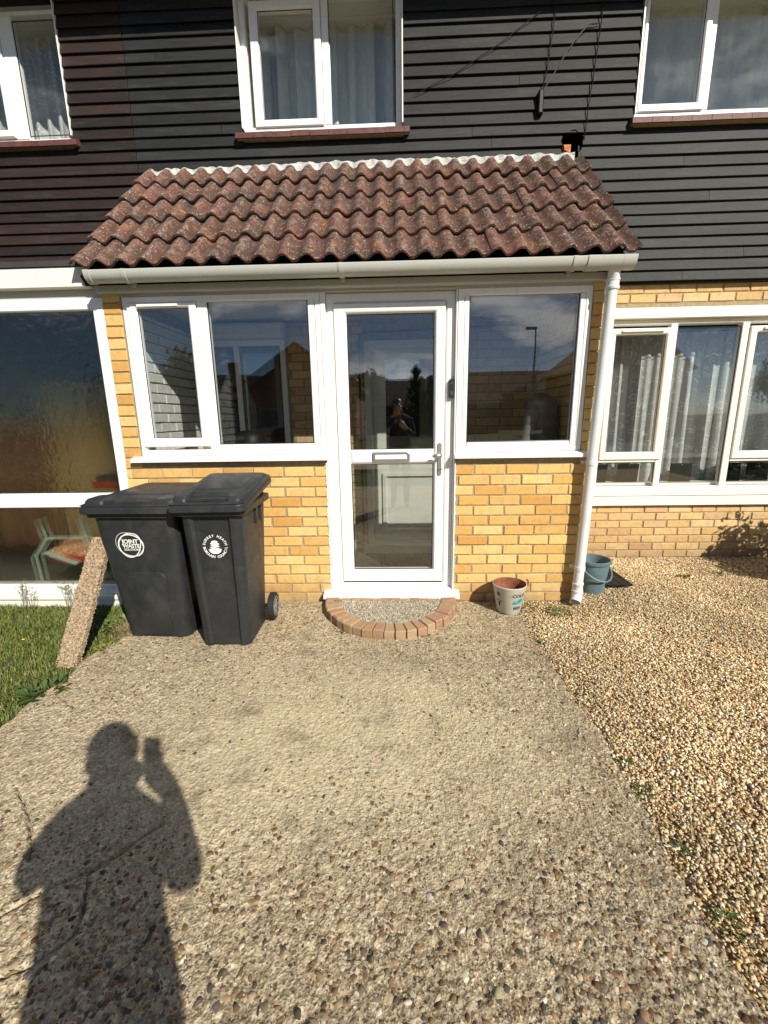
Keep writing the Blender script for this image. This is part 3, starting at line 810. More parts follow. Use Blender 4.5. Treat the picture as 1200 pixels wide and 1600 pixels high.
# ground floor window of the main house (right of the porch)
GY = MAIN - 0.012
fr = window(house, 1.84, 4.29, 0.662, 2.182, GY, 0.07, [
    ('casement', 1.935, 2.370, 1.030, 2.056, (0.055, 0.072, 0.070, 0.056)),
    ('fixed', 1.885, 2.405, 0.742, 0.930),
    ('fixed', 2.470, 3.016, 0.738, 2.112),
    ('casement', 3.150, 3.600, 1.030, 2.056, (0.066, 0.066, 0.070, 0.056)),
    ('fixed', 3.086, 3.66, 0.742, 0.930), ('fixed', 3.76, 4.22, 0.742, 2.11)], mt='pvc_old', w=0.042)
bars(fr, 'pvc_old', [(2.408, 2.467, 0.700, 2.145), (3.020, 3.082, 0.700, 2.145), (3.665, 3.755, 0.700, 2.145)], GY + 0.0008, GY + 0.06)
bars(fr, 'pvc_old', [(1.880, 2.405, 0.934, 1.0), (3.084, 3.662, 0.934, 1.0)], GY + 0.002, GY + 0.06, 'transom')
for a in (1.98, 3.19):
    q = MB(); q.box(a, a + 0.36, GY - 0.032, GY - 0.0165, 2.082, 2.098); q.build('trickle_vent', MT['pvc'], fr)
b = MB(); b.cbox(1.80, 4.35, MAIN - 0.055, MAIN + 0.05, 2.184, 2.272, 0.005); b.build('window_head', MT['pvc_old'], house)
b = MB(); b.cbox(1.80, 4.35, MAIN - 0.050, MAIN + 0.04, 0.618, 0.660, 0.006); b.cbox(1.80, 4.35, MAIN - 0.042, MAIN + 0.04, 0.525, 0.6165, 0.004)
b.build('window_sill', MT['peeling'], house)
b = MB(); b.cbox(1.36, 6.5, MAIN - 0.02, MAIN + 0.05, 2.470, 2.489, 0.003); b.build('drip_board', MT['clad'], house)

# left neighbour: glazed flat roofed bay
LY = 0.0
fr = window(left, -4.6, -1.995, 0.066, 2.205, LY, 0.08, [
    ('fixed', -4.5, -2.078, 0.872, 2.135), ('fixed', -4.5, -2.078, 0.140, 0.756, None, 'glass_low')], mt='pvc', gl='glass_obs', w=0.078)
bars(fr, 'pvc', [(-4.52, -2.074, 0.760, 0.868)], LY + 0.0008, LY + 0.07, 'transom')
b = MB(); b.cbox(-4.65, -1.992, LY - 0.03, LY + 0.08, 0.026, 0.064, 0.005); b.cbox(-4.65, -1.995, LY - 0.012, LY + 0.08, -0.04, 0.0245, 0.004)
b.build('window_sill', MT['pvc_old'], left)
b = MB(); b.cbox(-4.7, -2.03, LY - 0.045, LY + 0.03, 2.262, 2.385, 0.004); b.build('fascia', MT['pvc_old'], left)
b = MB(); b.box(-4.7, -2.0, LY + 0.012, LY + 0.07, 2.207, 2.2605); b.build('soffit_board', MT['fascia'], left)
b = MB(); b.box(-4.75, -2.03, LY - 0.055, CLAD - 0.02, 2.387, 2.42); b.build('flat_roof', MT['asphalt'], left)
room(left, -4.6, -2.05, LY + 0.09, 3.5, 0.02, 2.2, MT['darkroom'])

# ------------------------------------------------------------------ porch
porch = thing('porch', 'front porch with yellow brick base, white glazing and wavy red tiled roof', 'porch', (-0.3, 0.5, 0))
def wallpiece(name, *bx):
    b = MB(); b.box(*bx); return b.build(name, MT['mortar'], porch)
bw = wallpiece('brick_wall', -1.995, -0.516, 0.007, 0.09, -0.1, 1.092); bwr = wallpiece('brick_wall', 0.408, 1.352, 0.007, 0.09, -0.1, 1.092)
pl_ = wallpiece('brick_pier', -1.992, -1.866, 0.007, 0.09, 1.0935, 2.20); pr_ = wallpiece('brick_pier', 1.288, 1.352, 0.007, 0.09, 1.0935, 2.20)
npb = lay(bw, MT['brick'], -2.0, -0.514, 0.0, 1.055, 0.0, [], 0.16)
npb += lay(bwr, MT['brick'], 0.406, 1.358, 0.0, 1.055, 0.0, [], 0.03)
for side, x0, x1 in (('l', -1.995, -1.872), ('r', 1.290, 1.356)):
    z = 1.05
    while z < 2.18:
        o = link('brick', brick_mesh(round(x1 - x0, 2), 0.065, 0.04, MT['brick'], random.randrange(4)), pl_ if side == 'l' else pr_)
        o.location = ((x0 + x1) / 2 + random.uniform(-.003, .003), random.uniform(-.003, .002), z + 0.0325); z += 0.075
# a half course squeezed under the sill
# side walls of the porch, white painted blockwork inside on the left, plain brick on the right
sw = wallpiece('side_wall', -1.99, -1.885, 0.0905, MAIN - 0.001, -0.1, 2.25); wallpiece('side_wall', 1.272, 1.349, 0.0905, MAIN - 0.001, -0.1, 2.25)
lay(sw, MT['whitebrick'], 0.095, MAIN - 0.01, 0.10, 2.15, -1.872, [], 0.02, 0.012, 'y', -1, joint=0.008)
bb = MB(); z = 0.1; k = 0
while z < 2.2:
    y = 0.095 - (0.11 if k % 2 else 0)
    while y < MAIN - 0.02:
        a, c = max(y, 0.095), min(y + 0.215, MAIN - 0.01)
        if c - a > 0.03: bb.box(1.262, 1.2715, a, c, z, z + 0.065)
        y += 0.225
    z += 0.075; k += 1
tag(bb.build('inner_brick_face', MT['brick'], porch), kind='stuff')
z = 0.02; k = 0; bb = MB()
while z < 2.3:
    y = 0.05 - (0.11 if k % 2 else 0)
    while y < MAIN - 0.02:
        a, c = max(y, 0.05), min(y + 0.215, MAIN - 0.01)
        if c - a > 0.03: bb.box(1.3495, 1.358, a, c, z, z + 0.065)
        y += 0.225
    z += 0.075; k += 1
tag(bb.build('outer_brick_face', MT['brick'], porch), kind='stuff')
b = MB(); b.box(-1.88, 1.27, 0.0915, MAIN, -0.05, 0.085); b.build('floor', MT['mat'], porch)
b = MB(); b.box(-1.884, 1.26, 0.1, MAIN - 0.005, 2.245, 2.262); b.build('ceiling', MT['ceiling'], porch)

PY = 0.004
# left window
fr = window(porch, -1.862, -0.514, 1.135, 2.205, PY, 0.075, [
    ('casement', -1.759, -1.410, 1.262, 2.128, (0.070, 0.056, 0.062, 0.034)),
    ('fixed', -1.280, -0.602, 1.214, 2.166)], w=0.042)
bars(fr, 'pvc', [(-1.352, -1.284, 1.172, 2.168)], PY + 0.0008, PY + 0.06)
bars(fr, 'pvc', [(-0.598, -0.556, 1.172, 2.168)], PY + 0.0014, PY + 0.06, 'side_bead')
bars(fr, 'pvc', [(-1.28, -0.60, 1.168, 1.210)], PY + 0.002, PY + 0.06, 'bottom_bead')
q = MB(); q.box(-1.745, -1.47, PY - 0.034, PY - 0.0165, 2.136, 2.150); q.build('trickle_vent', MT['pvc'], fr)
# right window
fr = window(porch, 0.408, 1.284, 1.135, 2.205, PY, 0.075, [('fixed', 0.486, 1.203, 1.204, 2.162)], w=0.045)
bars(fr, 'pvc', [(0.452, 0.482, 1.18, 2.16), (1.207, 1.240, 1.18, 2.16)], PY + 0.0008, PY + 0.06, 'side_bead')
bars(fr, 'pvc', [(0.486, 1.203, 1.176, 1.200)], PY + 0.0012, PY + 0.06, 'bottom_bead')
for x0, x1 in ((-1.925, -0.500), (0.398, 1.315)):
    b = MB(); b.loops([[(x, -0.050, 1.094), (x, 0.07, 1.094), (x, 0.07, 1.1335), (x, -0.004, 1.1325), (x, -0.047, 1.118), (x, -0.050, 1.114)] for x in (x0, x1)], True, True, True)
    b.build('window_sill', MT['pvc'], porch)
# coupling posts
for x0, x1 in ((-0.5125, -0.4805), (0.3965, 0.4065)):
    b = MB(); b.cbox(x0, x1, PY - 0.004 if x0 < 0 else PY + 0.004, 0.09, 0.1, 2.205, 0.003); b.build('coupling_post', MT['pvc'], porch)
# door frame, leaf, panes
DY = 0.045
b = MB(); b.frame4(-0.4795, 0.3955, 0.1035, 2.205, 0.055, 0.060, 0.035, 0.062, DY, DY + 0.07, 0.004, 0.012)
b.build('door_frame', MT['pvc'], porch)
door = MB()
door.frame4(-0.430, 0.330, 0.150, 2.138, 0.086, 0.074, 0.092, 0.066, DY - 0.014, DY + 0.055, 0.006, 0.018)
door = door.build('door', MT['pvc'], porch)
b = MB(); b.cbox(-0.345, 0.257, DY - 0.0135, DY + 0.054, 1.053, 1.157, 0.016); b.build('mid_rail', MT['pvc'], door)
for z0, z1 in ((0.240, 1.056), (1.154, 2.073)):
    b = MB(); b.box(-0.346, 0.258, DY + 0.012, DY + 0.032, z0, z1); b.build('pane', MT['glass'], door)
    s = MB(); s.frame(-0.344, 0.256, z0 + 0.002, z1 - 0.002, [(0, DY + 0.004), (0.006, DY + 0.006), (0.006, DY + 0.0115), (0, DY + 0.0115)]); s.build('gasket', MT['bell'], door)
b = MB(); b.box(-0.43, 0.33, DY + 0.002, DY + 0.03, 0.136, 0.149); b.build('door_seal', MT['bell'], door)
# letterbox
b = MB()
def rrect(cx, cz, hw, hh, r, y, n=5):
    o = []
    for sx, sz, a0 in ((1, 1, 0), (-1, 1, 90), (-1, -1, 180), (1, -1, 270)):
        for k in range(n + 1):
            t = R(a0 + 90 * k / n); o.append((cx + sx * (hw - r) + r * math.cos(t), y, cz + sz * (hh - r) + r * math.sin(t)))
    return o
yy = DY - 0.014
b.loops([rrect(-0.05, 1.105, 0.136, 0.036, 0.014, yy), rrect(-0.05, 1.105, 0.136, 0.036, 0.014, yy - 0.006), rrect(-0.05, 1.105, 0.130, 0.030, 0.012, yy - 0.010), rrect(-0.05, 1.105, 0.118, 0.020, 0.006, yy - 0.010), rrect(-0.05, 1.105, 0.118, 0.020, 0.006, yy - 0.004)], True)
b.build('letterbox', MT['metal'], door)
b = MB(); b.cbox(-0.166, 0.066, yy - 0.007, yy + 0.004, 1.087, 1.123, 0.003); b.build('letter_flap', MT['pvc'], door)
# handle
b = MB()
hx = 0.298
b.loops([rrect(hx, 1.083, 0.015, 0.118, 0.0149, yy), rrect(hx, 1.083, 0.015, 0.118, 0.0149, yy - 0.006), rrect(hx, 1.083, 0.012, 0.115, 0.0119, yy - 0.009)], True, False, True)
b.tube([(hx, yy - 0.008, 1.112), (hx, yy - 0.045, 1.112)], 0.010, 12)
lev = []
for k in range(11):
    t = k / 10; r_ = 0.0165 * math.sin(math.pi * min(1, 0.16 + t * 0.80)) ** 0.7
    lev.append(((hx + 0.012 - 0.068 * t, yy - 0.046 - 0.012 * math.sin(math.pi * t), 1.114 - 0.004 * t), r_))
b.tube([p for p, _ in lev], [r_ for _, r_ in lev], 12)
b.build('handle', MT['metal'], door, 40)
b = MB(); b.tube([(hx, yy - 0.008, 1.012), (hx, yy - 0.016, 1.012)], 0.009, 14); b.tube([(hx, yy - 0.016, 1.012), (hx, yy - 0.017, 1.012)], 0.0085, 14)
b.tube([(hx + 0.012, yy - 0.012, 1.016), (hx + 0.02, yy - 0.02, 1.012)], 0.004, 6); b.build('lock_barrel', MT['hub'], door, 40)
# doorbell
yb = DY - 0.001
b = MB()
b.loops([rrect(0.376, 1.573, 0.0215, 0.066, 0.0214, yb, 8), rrect(0.376, 1.573, 0.0215, 0.066, 0.0214, yb - 0.026, 8), rrect(0.376, 1.573, 0.018, 0.062, 0.0179, yb - 0.031, 8)], True, False, True)
bell = b.build('doorbell', MT['bell'], porch, 35)
b = MB(); b.tube([(0.376, yb - 0.031, 1.541), (0.376, yb - 0.0345, 1.541)], 0.0125, 20); b.build('button', MT['bell_face'], bell, 35)
b = MB(); b.tube([(0.376, yb - 0.031, 1.608), (0.376, yb - 0.034, 1.608)], 0.0085, 16); b.build('lens', MT['bell_face'], bell, 35)
# ragged sealant smeared along the brick edges beside the door
for x, s_ in ((-0.5155, -1), (0.4075, 1)):
    b = MB(); P = []
    for k in range(120):
        z = 0.05 + 1.02 * k / 119; w_ = 0.004 + 0.007 * max(0, random.random() - 0.45) * 2
        P.append([(x - s_ * 0.003, -0.0035, z), (x + s_ * w_, -0.0035, z), (x + s_ * w_, 0.006, z)])
    b.sheet(P); b.build('sealant', MT['pvc'], porch)
# threshold
b = MB(); b.loops([[(x, -0.075, 0.049), (x, 0.12, 0.049), (x, 0.12, 0.1025), (x, 0.035, 0.1015), (x, -0.062, 0.082), (x, -0.075, 0.076)] for x in (-0.572, 0.452)], True, True, True)
b.build('threshold', MT['pvc'], porch)
b = MB(); b.cbox(-0.516, 0.405, 0.02, 0.09, -0.05, 0.0485); b.build('threshold_base', MT['mortar'], porch)
# head board, fascia
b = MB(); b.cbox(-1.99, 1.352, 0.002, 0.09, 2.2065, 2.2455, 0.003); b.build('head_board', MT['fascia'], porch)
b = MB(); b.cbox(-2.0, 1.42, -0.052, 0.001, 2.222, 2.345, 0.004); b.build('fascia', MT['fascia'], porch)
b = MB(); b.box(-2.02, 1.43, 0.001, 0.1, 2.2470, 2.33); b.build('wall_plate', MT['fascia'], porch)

# roof
RX0, RX1 = -2.085, 1.478
RE = Vector((0, -0.100, 2.322)); RTOP = Vector((0, 1.00, 3.385))
sdir = (RTOP - RE).normalized(); nrm = Vector((0, -sdir.z, sdir.y))
slen = (RTOP - RE).length
NC, NR = 12, 5
tw = (RX1 - RX0) / NC; tl = slen / NR
def wave(u):                                # u in tiles; two rolls per tile
    th = 2 * math.pi * (u * 2)
    return 0.0220 * (math.sin(th - 0.15 * math.sin(th)) + 0.06 * math.sin(3 * th)) + 0.0220
def tile_mesh(seed, last=False):
    r = random.Random(seed); b = MB(); nu = 30; T = 0.017
    top = []; bot = []
    over = 0.075
    for v in (0.0, 0.006, tl * 0.5, tl + (over if not last else 0.012)):
        rt = []; rb = []
        for k in range(nu + 1):
            u = k / nu * 1.045 - 0.0
            x = u * tw; h = wave(u)
            lip = 0.0 if v > 0.004 else -0.003
            lift = (T + 0.016) * (1 - v / (tl + over))
            rt.append((x, v, h + T + lift + lip + r.uniform(-.0006, .0006))); rb.append((x, v, h + lift))
        top.append(rt); bot.append(rb)
    b.sheet(top); b.sheet([list(reversed(q)) for q in bot])
    b.sheet([bot[0], top[0]]); b.sheet([top[-1], bot[-1]])
    b.sheet([[q[0] for q in top], [q[0] for q in bot]]); b.sheet([[q[-1] for q in bot], [q[-1] for q in top]])
    me = b.mesh('roof_tile', MT['tile'], 50)
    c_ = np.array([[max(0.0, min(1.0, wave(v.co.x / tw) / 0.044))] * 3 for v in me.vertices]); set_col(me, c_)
    return me
tm = [tile_mesh(k) for k in range(4)]; tmL = [tile_mesh(9 + k, True) for k in range(2)]
rb = MB(); a0 = RE + nrm * -0.012; a1 = RTOP + nrm * -0.012
rb.add([(RX0 + 0.03, a0.y, a0.z), (RX1 - 0.03, a0.y, a0.z), (RX1 - 0.03, a1.y, a1.z), (RX0 + 0.03, a1.y, a1.z),
        (RX0 + 0.03, a0.y + 0.04, a0.z - 0.05), (RX1 - 0.03, a0.y + 0.04, a0.z - 0.05), (RX1 - 0.03, a1.y, a1.z - 0.06), (RX0 + 0.03, a1.y, a1.z - 0.06)],
       [(0, 1, 2, 3), (4, 7, 6, 5), (0, 4, 5, 1), (1, 5, 6, 2), (2, 6, 7, 3), (3, 7, 4, 0)])
roofp = rb.build('roof', MT['black'], porch)
bas = Matrix(((1, 0, 0), (0, sdir.y, nrm.y), (0, sdir.z, nrm.z)))
for r_ in range(NR):
    for c in range(NC):
        me = random.choice(tmL if r_ == NR - 1 else tm)
        o = link('roof_tile', me, roofp)
        p = RE + sdir * (r_ * tl) + nrm * (c % 2) * 0.0012
        o.location = (RX0 + c * tw + random.uniform(-.003, .003), p.y + random.uniform(-.003, .003), p.z)
        q = bas.to_4x4() @ Matrix.Rotation(random.uniform(-.010, .010), 4, 'Z') @ Matrix.Rotation(random.uniform(-.008, .008), 4, 'X')
        o.rotation_euler = q.to_euler()
# gable triangles closing the roof sides
for x in (RX0 + 0.06, RX1 - 0.10):
    b = MB(); tri = [(0.0, 2.33), (CLAD - 0.03, 2.33), (CLAD - 0.03, RTOP.z - 0.07)]
    b.loops([[(x, p[0], p[1]) for p in tri], [(x + 0.03, p[0], p[1]) for p in tri]], True, True, True)
    b.build('gable_board', MT['fascia'], porch)
# white fillet where the roof meets the cladding
P0 = []; P1 = []; P2 = []
n = 150
for k in range(n + 1):
    x = RX0 + 0.06 + (RX1 - 0.03 - RX0 - 0.06) * k / n
    u = (x - RX0) / tw
    f = k / n
    hi = -0.030 + 0.022 * (1 if f > 0.38 else 0.2 + 0.8 * f / 0.38) + 0.006 * math.sin(x * 23) + 0.005 * math.sin(x * 61)
    pz = RTOP + nrm * (wave(u) + 0.022)
    P0.append((x, pz.y - 0.045, pz.z - 0.050)); P1.append((x, pz.y - 0.012, pz.z - 0.002)); P2.append((x, CLAD - 0.02, RTOP.z + 0.066 + hi))
b = MB(); b.sheet([P0, P1, P2, [(p[0], CLAD + 0.005, p[2] - 0.002) for p in P2], [(p[0], CLAD + 0.005, p[2] - 0.09) for p in P2]])
b.build('flashing', MT['flash'], porch, 60)

# gutter
GYc, GZc, GR = -0.125, 2.318, 0.056
GX0, GX1 = -1.968, 1.452
def arc(r, x, n=14, a0=180, a1=360):
    return [(x, GYc + r * math.cos(R(a0 + (a1 - a0) * k / n)), GZc + r * math.sin(R(a0 + (a1 - a0) * k / n)) * 1.12) for k in range(n + 1)]
def gut(mb, x0, x1, r, t=0.003, drop=0.0):
    lp = []
    for x, dz in ((x0, 0), (x1, drop)):
        o = arc(r, x); i = list(reversed(arc(r - t, x)))
        o = [(o[0][0], o[0][1] + 0.004, o[0][2] + 0.004)] + o
        lp.append([(p[0], p[1], p[2] + dz) for p in o + i])
    mb.loops(lp, True, True, True)
b = MB(); gut(b, GX0, GX1, GR)
b.loops([arc(GR, GX0 + 0.001), arc(GR - 0.03, GX0 + 0.001)], False)
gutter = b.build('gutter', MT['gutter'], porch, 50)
for x0, x1, r in ((GX0 - 0.006, GX0 + 0.030, GR + 0.005), (GX1 - 0.075, GX1 + 0.004, GR + 0.005), (1.165, 1.250, GR + 0.006), (1.251, 1.395, GR + 0.004)):
    b = MB(); gut(b, x0, x1, r, 0.006)
    if x0 < -1: b.loops([arc(r, x0 + 0.002), [(x0 + 0.002, GYc, GZc)] * 15], False)
    b.build('gutter_joint', MT['gutter'], gutter, 50)
for x in (-1.72, -0.345, 1.09):
    b = MB(); gut(b, x - 0.013, x + 0.013, GR + 0.005, 0.005); b.box(x - 0.013, x + 0.013, -0.075, -0.0525, 2.245, 2.33)
    b.build('gutter_bracket', MT['gutter'], gutter, 50)
# downpipe
PR = 0.0345
b = MB()
p0, p1 = Vector((1.366, -0.078, 2.215)), Vector((1.314, -0.066, 0.085))
b.tube([p0, p1], PR, 20)
pipe = b.build('downpipe', MT['pipe'], porch, 40)
b = MB(); dd = (p1 - p0)
b.tube([Vector((1.352, -0.122, 2.300)), Vector((1.362, -0.095, 2.245)), p0 + Vector((0, 0, -0.02))], [0.034, 0.037, 0.037], 20)
b.lathe([(0.040, 0), (0.043, 0.006), (0.043, 0.018), (0.039, 0.022), (0.039, 0.050), (0.043, 0.054), (0.043, 0.062), (0.038, 0.066)], (1.3655, -0.078, 2.150), 20); b.build('outlet_socket', MT['pipe'], pipe, 40)
for t in (0.545, 0.905):
    b = MB(); c_ = p0 + dd * t
    b.lathe([(PR, -0.014), (PR + 0.005, -0.014), (PR + 0.005, 0.014), (PR, 0.014)], c_, 20); b.box(c_.x - 0.05, c_.x + 0.02, c_.y + PR - 0.002, 0.006, c_.z - 0.012, c_.z + 0.012)
    b.build('pipe_clip', MT['pipe'], pipe, 40)
b = MB(); e0 = Vector((1.316, -0.066, 0.175))
b.lathe([(PR + .001, 0.0), (PR + 0.006, -0.002), (PR + 0.006, -0.014), (PR + 0.003, -0.018), (PR + 0.003, -0.055), (PR + 0.006, -0.058), (PR + 0.006, -0.07), (PR + 0.002, -0.074)], e0, 20, False)
sh = [(e0.x, e0.y, e0.z - 0.06), (e0.x, e0.y, e0.z - 0.095), (e0.x - 0.006, e0.y - 0.012, e0.z - 0.122), (e0.x - 0.020, e0.y - 0.032, e0.z - 0.142)]
b.tube(sh, PR + 0.003, 20, False)
b.build('shoe', MT['pipe'], pipe, 40)

# inner front door and inner window seen through the porch glass
IY = MAIN - 0.004
b = MB(); b.frame4(-0.300, 0.630, 0.087, 2.060, 0.07, 0.07, 0.10, 0.07, IY - 0.03, IY + 0.09, 0.004, 0.02)
idf = b.build('inner_door', MT['innerdoor'], house)
b = MB(); b.box(-0.228, 0.558, IY + 0.020, IY + 0.05, 0.19, 1.03); b.box(-0.228, 0.558, IY + 0.020, IY + 0.05, 1.9, 1.988)
b.box(-0.228, -0.11, IY + 0.020, IY + 0.05, 1.031, 1.899); b.box(0.44, 0.558, IY + 0.020, IY + 0.05, 1.031, 1.899); b.build('leaf', MT['innerdoor'], idf)
b = MB(); b.frame(-0.150, 0.480, 0.27, 0.86, [(0, IY + 0.0195), (0, IY + 0.0), (0.03, IY - 0.004), (0.045, IY + 0.018)]); b.build('panel_moulding', MT['innerdoor'], idf)
b = MB(); b.box(-0.115, 0.445, IY + 0.03, IY + 0.04, 1.025, 1.905); b.build('pane', MT['glass'], idf)
b = MB(); b.box(-0.34, 0.66, IY - 0.10, IY - 0.031, 0.087, 0.165); b.build('step_board', MT['innerdoor'], house)
fr = window(house, -1.76, -1.02, 1.02, 2.09, IY - 0.01, 0.07, [('fixed', -1.70, -1.50, 1.08, 2.03), ('fixed', -1.44, -1.08, 1.08, 2.03)], w=0.05)
bars(fr, 'pvc', [(-1.495, -1.445, 1.06, 2.04)], IY - 0.009, IY + 0.05)
b = MB(); b.cbox(-1.80, -1.0, IY - 0.13, IY - 0.002, 2.095, 2.215, 0.02); b.build('lintel_box', MT['ceiling'], house)
b = MB(); b.tube([(-0.345, IY - 0.012, 0.2), (-0.345, IY - 0.012, 2.06), (-0.325, IY - 0.012, 2.11), (-0.28, IY - 0.012, 2.13), (1.2, IY - 0.012, 2.17)], 0.009, 8)
tag(b.build('conduit', MT['bell']), 'thin dark cable clipped round the inner front door inside the porch', 'cable')
# coat hanging inside the porch at the right
ct = thing('coat', 'brown quilted coat hanging inside the porch behind the right hand pane', 'coat', (1.16, 0.55, 0.9))
b = MB(); lps = []
cx, cy = 1.145, 0.40
for k in range(45):
    t = k / 44; z = 1.555 - 0.75 * t
    w_ = 0.098 * min(1, (t / 0.13) ** 0.6 + 0.10) * (1 + 0.25 * t); d_ = 0.085 * min(1, (t / 0.10) ** 0.5 + 0.02)
    puff = 1 + 0.17 * abs(math.sin(math.pi * t * 7.5)) ** 0.6
    cxx = cx + 0.035 * math.sin(t * 1.4) - 0.025
    lps.append([(cxx + w_ * puff * math.cos(a), cy + d_ * puff * math.sin(a) * (1 + 0.18 * math.cos(3 * a)), z) for a in [2 * math.pi * i / 22 for i in range(22)]])
b.loops(lps, True, True, True); b.build('body', MT['coat'], ct, 60)
b = MB(); lps = []
for k in range(36):
    t = k / 35; z = 1.47 - 0.55 * t; r_ = 0.058 * (1 - 0.15 * t) * (1 + 0.10 * abs(math.sin(math.pi * t * 7)) ** 0.6) * min(1, t * 8 + 0.25)
    lps.append([(cx - 0.085 - 0.055 * min(1, t * 2) + r_ * math.cos(a), cy - 0.055 + r_ * math.sin(a), z) for a in [2 * math.pi * i / 14 for i in range(14)]])
b.loops(lps, True, True, True); b.build('sleeve', MT['coat'], ct, 60)
# a stool with a rounded dark back on the porch floor: its top shows above the sill
b = MB(); b.lathe([(0.02, 0.0), (0.10, 0.0), (0.13, 0.05), (0.13, 0.30), (0.115, 0.36), (0.07, 0.395), (0.0, 0.40)], (-1.23, 0.52, 0.90), 20)
b.lathe([(0.10, 0), (0.10, 0.84)], (-1.23, 0.52, 0.085), 16)
tag(b.build('rucksack', MT['cable'], None, 50), 'dark rounded bag standing inside the porch below the large left pane', 'bag')

# ------------------------------------------------------------------ curtains (hang from rails: things of their own)
def curtain(name, label, x0, x1, z0, z1, y, amp, folds, mt, group=None, gather=0.0, thick=True):
    b = MB(); nu = int(folds * 12) + 8; nv = 10; P = []
    ph = random.uniform(0, 6)
    for j in range(nv + 1):
        v = j / nv; row = []
        for i in range(nu + 1):
            u = i / nu
            a = amp * (0.55 + 0.45 * (1 - v)) * (1 + 0.5 * math.sin(u * 9 + ph))
            xx = x0 + (x1 - x0) * u + 0.25 * a * math.sin(2 * math.pi * folds * u * 2 + ph)
            if gather: xx = x0 + (xx - x0) * (1 - gather * min(1, max(0, 0.95 - v) / 0.75) ** 0.8 * 0.85)
            row.append((xx, y + a * math.sin(2 * math.pi * folds * u + ph + 0.5 * math.sin(v * 2)) , z0 + (z1 - z0) * v))
        P.append(row)
    b.sheet(P)
    return tag(b.build(name, mt, None, 80), label, 'curtain', group)
curtain('curtain', 'plain pale curtain behind the left light of the middle upper window', -1.34, -0.64, 3.35, 4.735, UY + 0.46, 0.070, 4.5, MT['curtain'])
curtain('curtain', 'plain pale curtain behind the right light of the middle upper window', -0.62, 0.14, 3.35, 4.735, UY + 0.46, 0.075, 4.5, MT['curtain'])
b = MB(); b.box(-1.34, 0.12, UY + 0.36, UY + 0.38, 4.735, 4.765)
tag(b.build('curtain_rail', MT['pvc'], None), 'white curtain rail at the top of the middle upper window', 'rail')
curtain('curtain', 'lace curtain lit at its lower edge in the upper left window', -3.75, -2.60, 3.40, 4.66, UY + 0.34, 0.055, 10, MT['lace'])
curtain('curtain', 'dim heavy curtain behind the lace in the upper left window', -4.05, -2.5, 3.35, 4.60, UY + 0.62, 0.03, 8, MT['curtain'])
curtain('curtain', 'sheer grey curtain behind the left light of the upper right window', 1.92, 2.66, 3.40, 4.86, UY + 0.46, 0.03, 3, MT['curtain'])
curtain('curtain', 'sheer grey curtain with soft folds behind the middle light of the upper right window', 2.67, 3.95, 3.40, 4.86, UY + 0.46, 0.05, 6, MT['curtain'])
curtain('curtain', 'cream drape drawn aside behind the left casement of the ground floor window', 1.90, 2.34, 0.72, 2.16, GY + 0.34, 0.030, 6, MT['cream'], gather=0.75)
curtain('curtain', 'scroll patterned lace net behind the left casement of the ground floor window', 1.86, 2.46, 0.70, 2.12, GY + 0.27, 0.030, 7, MT['lace'])
curtain('curtain', 'scroll patterned lace net behind the tall middle pane of the ground floor window', 2.45, 3.06, 0.70, 2.12, GY + 0.27, 0.026, 6, MT['lace'])
curtain('curtain', 'scroll patterned lace net behind the right casement of the ground floor window', 3.06, 3.95, 0.70, 2.12, GY + 0.27, 0.030, 8, MT['lace'])
curtain('curtain', 'cream drape drawn aside behind the right casement of the ground floor window', 3.16, 3.6, 0.72, 2.16, GY + 0.34, 0.030, 6, MT['cream'], gather=0.75)
curtain('curtain', 'tan curtain behind the rippled glass of the left bay', -3.3, -2.1, 0.20, 1.75, 0.95, 0.06, 6, MT['tan'])
curtain('curtain', 'dull red curtain behind the rippled glass at the far left of the bay', -4.5, -3.22, 0.20, 1.45, 0.90, 0.05, 6, cloth('rust_curtain', (0.17, 0.085, 0.05)))
# dark tilted panels standing on the inner sill of the ground floor window
b = MB(); b.box(1.84, 4.2, GY + 0.06, GY + 0.16, 0.69, 0.735)
b.build('inner_sill', MT['pvc_old'], house)
for k, (x, lab) in enumerate(((1.90, 'dark picture frame leaning on the inner sill, furthest left behind the drainpipe'), (2.20, 'dark picture frame leaning on the inner sill below the left casement'),
                              (2.70, 'dark picture frame leaning on the inner sill behind the tall middle pane'),
                              (3.16, 'dark picture frame leaning on the inner sill at the left below the right casement'), (3.42, 'dark picture frame leaning on the inner sill at the right below the right casement'))):
    t = thing('picture_frame', lab, 'frame', (x, GY + 0.1, 0.735), 'dark frames along the inner sill')
    q = MB(); q.add([(x - 0.10, GY + 0.075, 0.737), (x + 0.10, GY + 0.075, 0.737), (x + 0.14, GY + 0.135, 0.905), (x - 0.06, GY + 0.135, 0.905),
                     (x - 0.10, GY + 0.087, 0.737), (x + 0.10, GY + 0.087, 0.737), (x + 0.14, GY + 0.147, 0.905), (x - 0.06, GY + 0.147, 0.905)],
                    [(0, 1, 2, 3), (7, 6, 5, 4), (0, 4, 5, 1), (1, 5, 6, 2), (2, 6, 7, 3), (3, 7, 4, 0)])
    q.build('frame', MT['black'], t)
    q = MB(); q.tube([(x + 0.04, GY + 0.128, 0.893), (x + 0.04, GY + 0.124, 0.893)], 0.006, 10); q.build('stud', MT['metal'], t)
b = MB(); b.lathe([(0.03, 0), (0.033, 0.01), (0.033, 0.05), (0.02, 0.07), (0.012, 0.09), (0.0, 0.092)], (2.50, GY + 0.10, 0.736), 14)
tag(b.build('bottle', plain('blue_bottle', (0.02, 0.05, 0.35), 0.3, 0.5), None, 50), 'small blue bottle on the inner sill beside the middle pane', 'bottle')
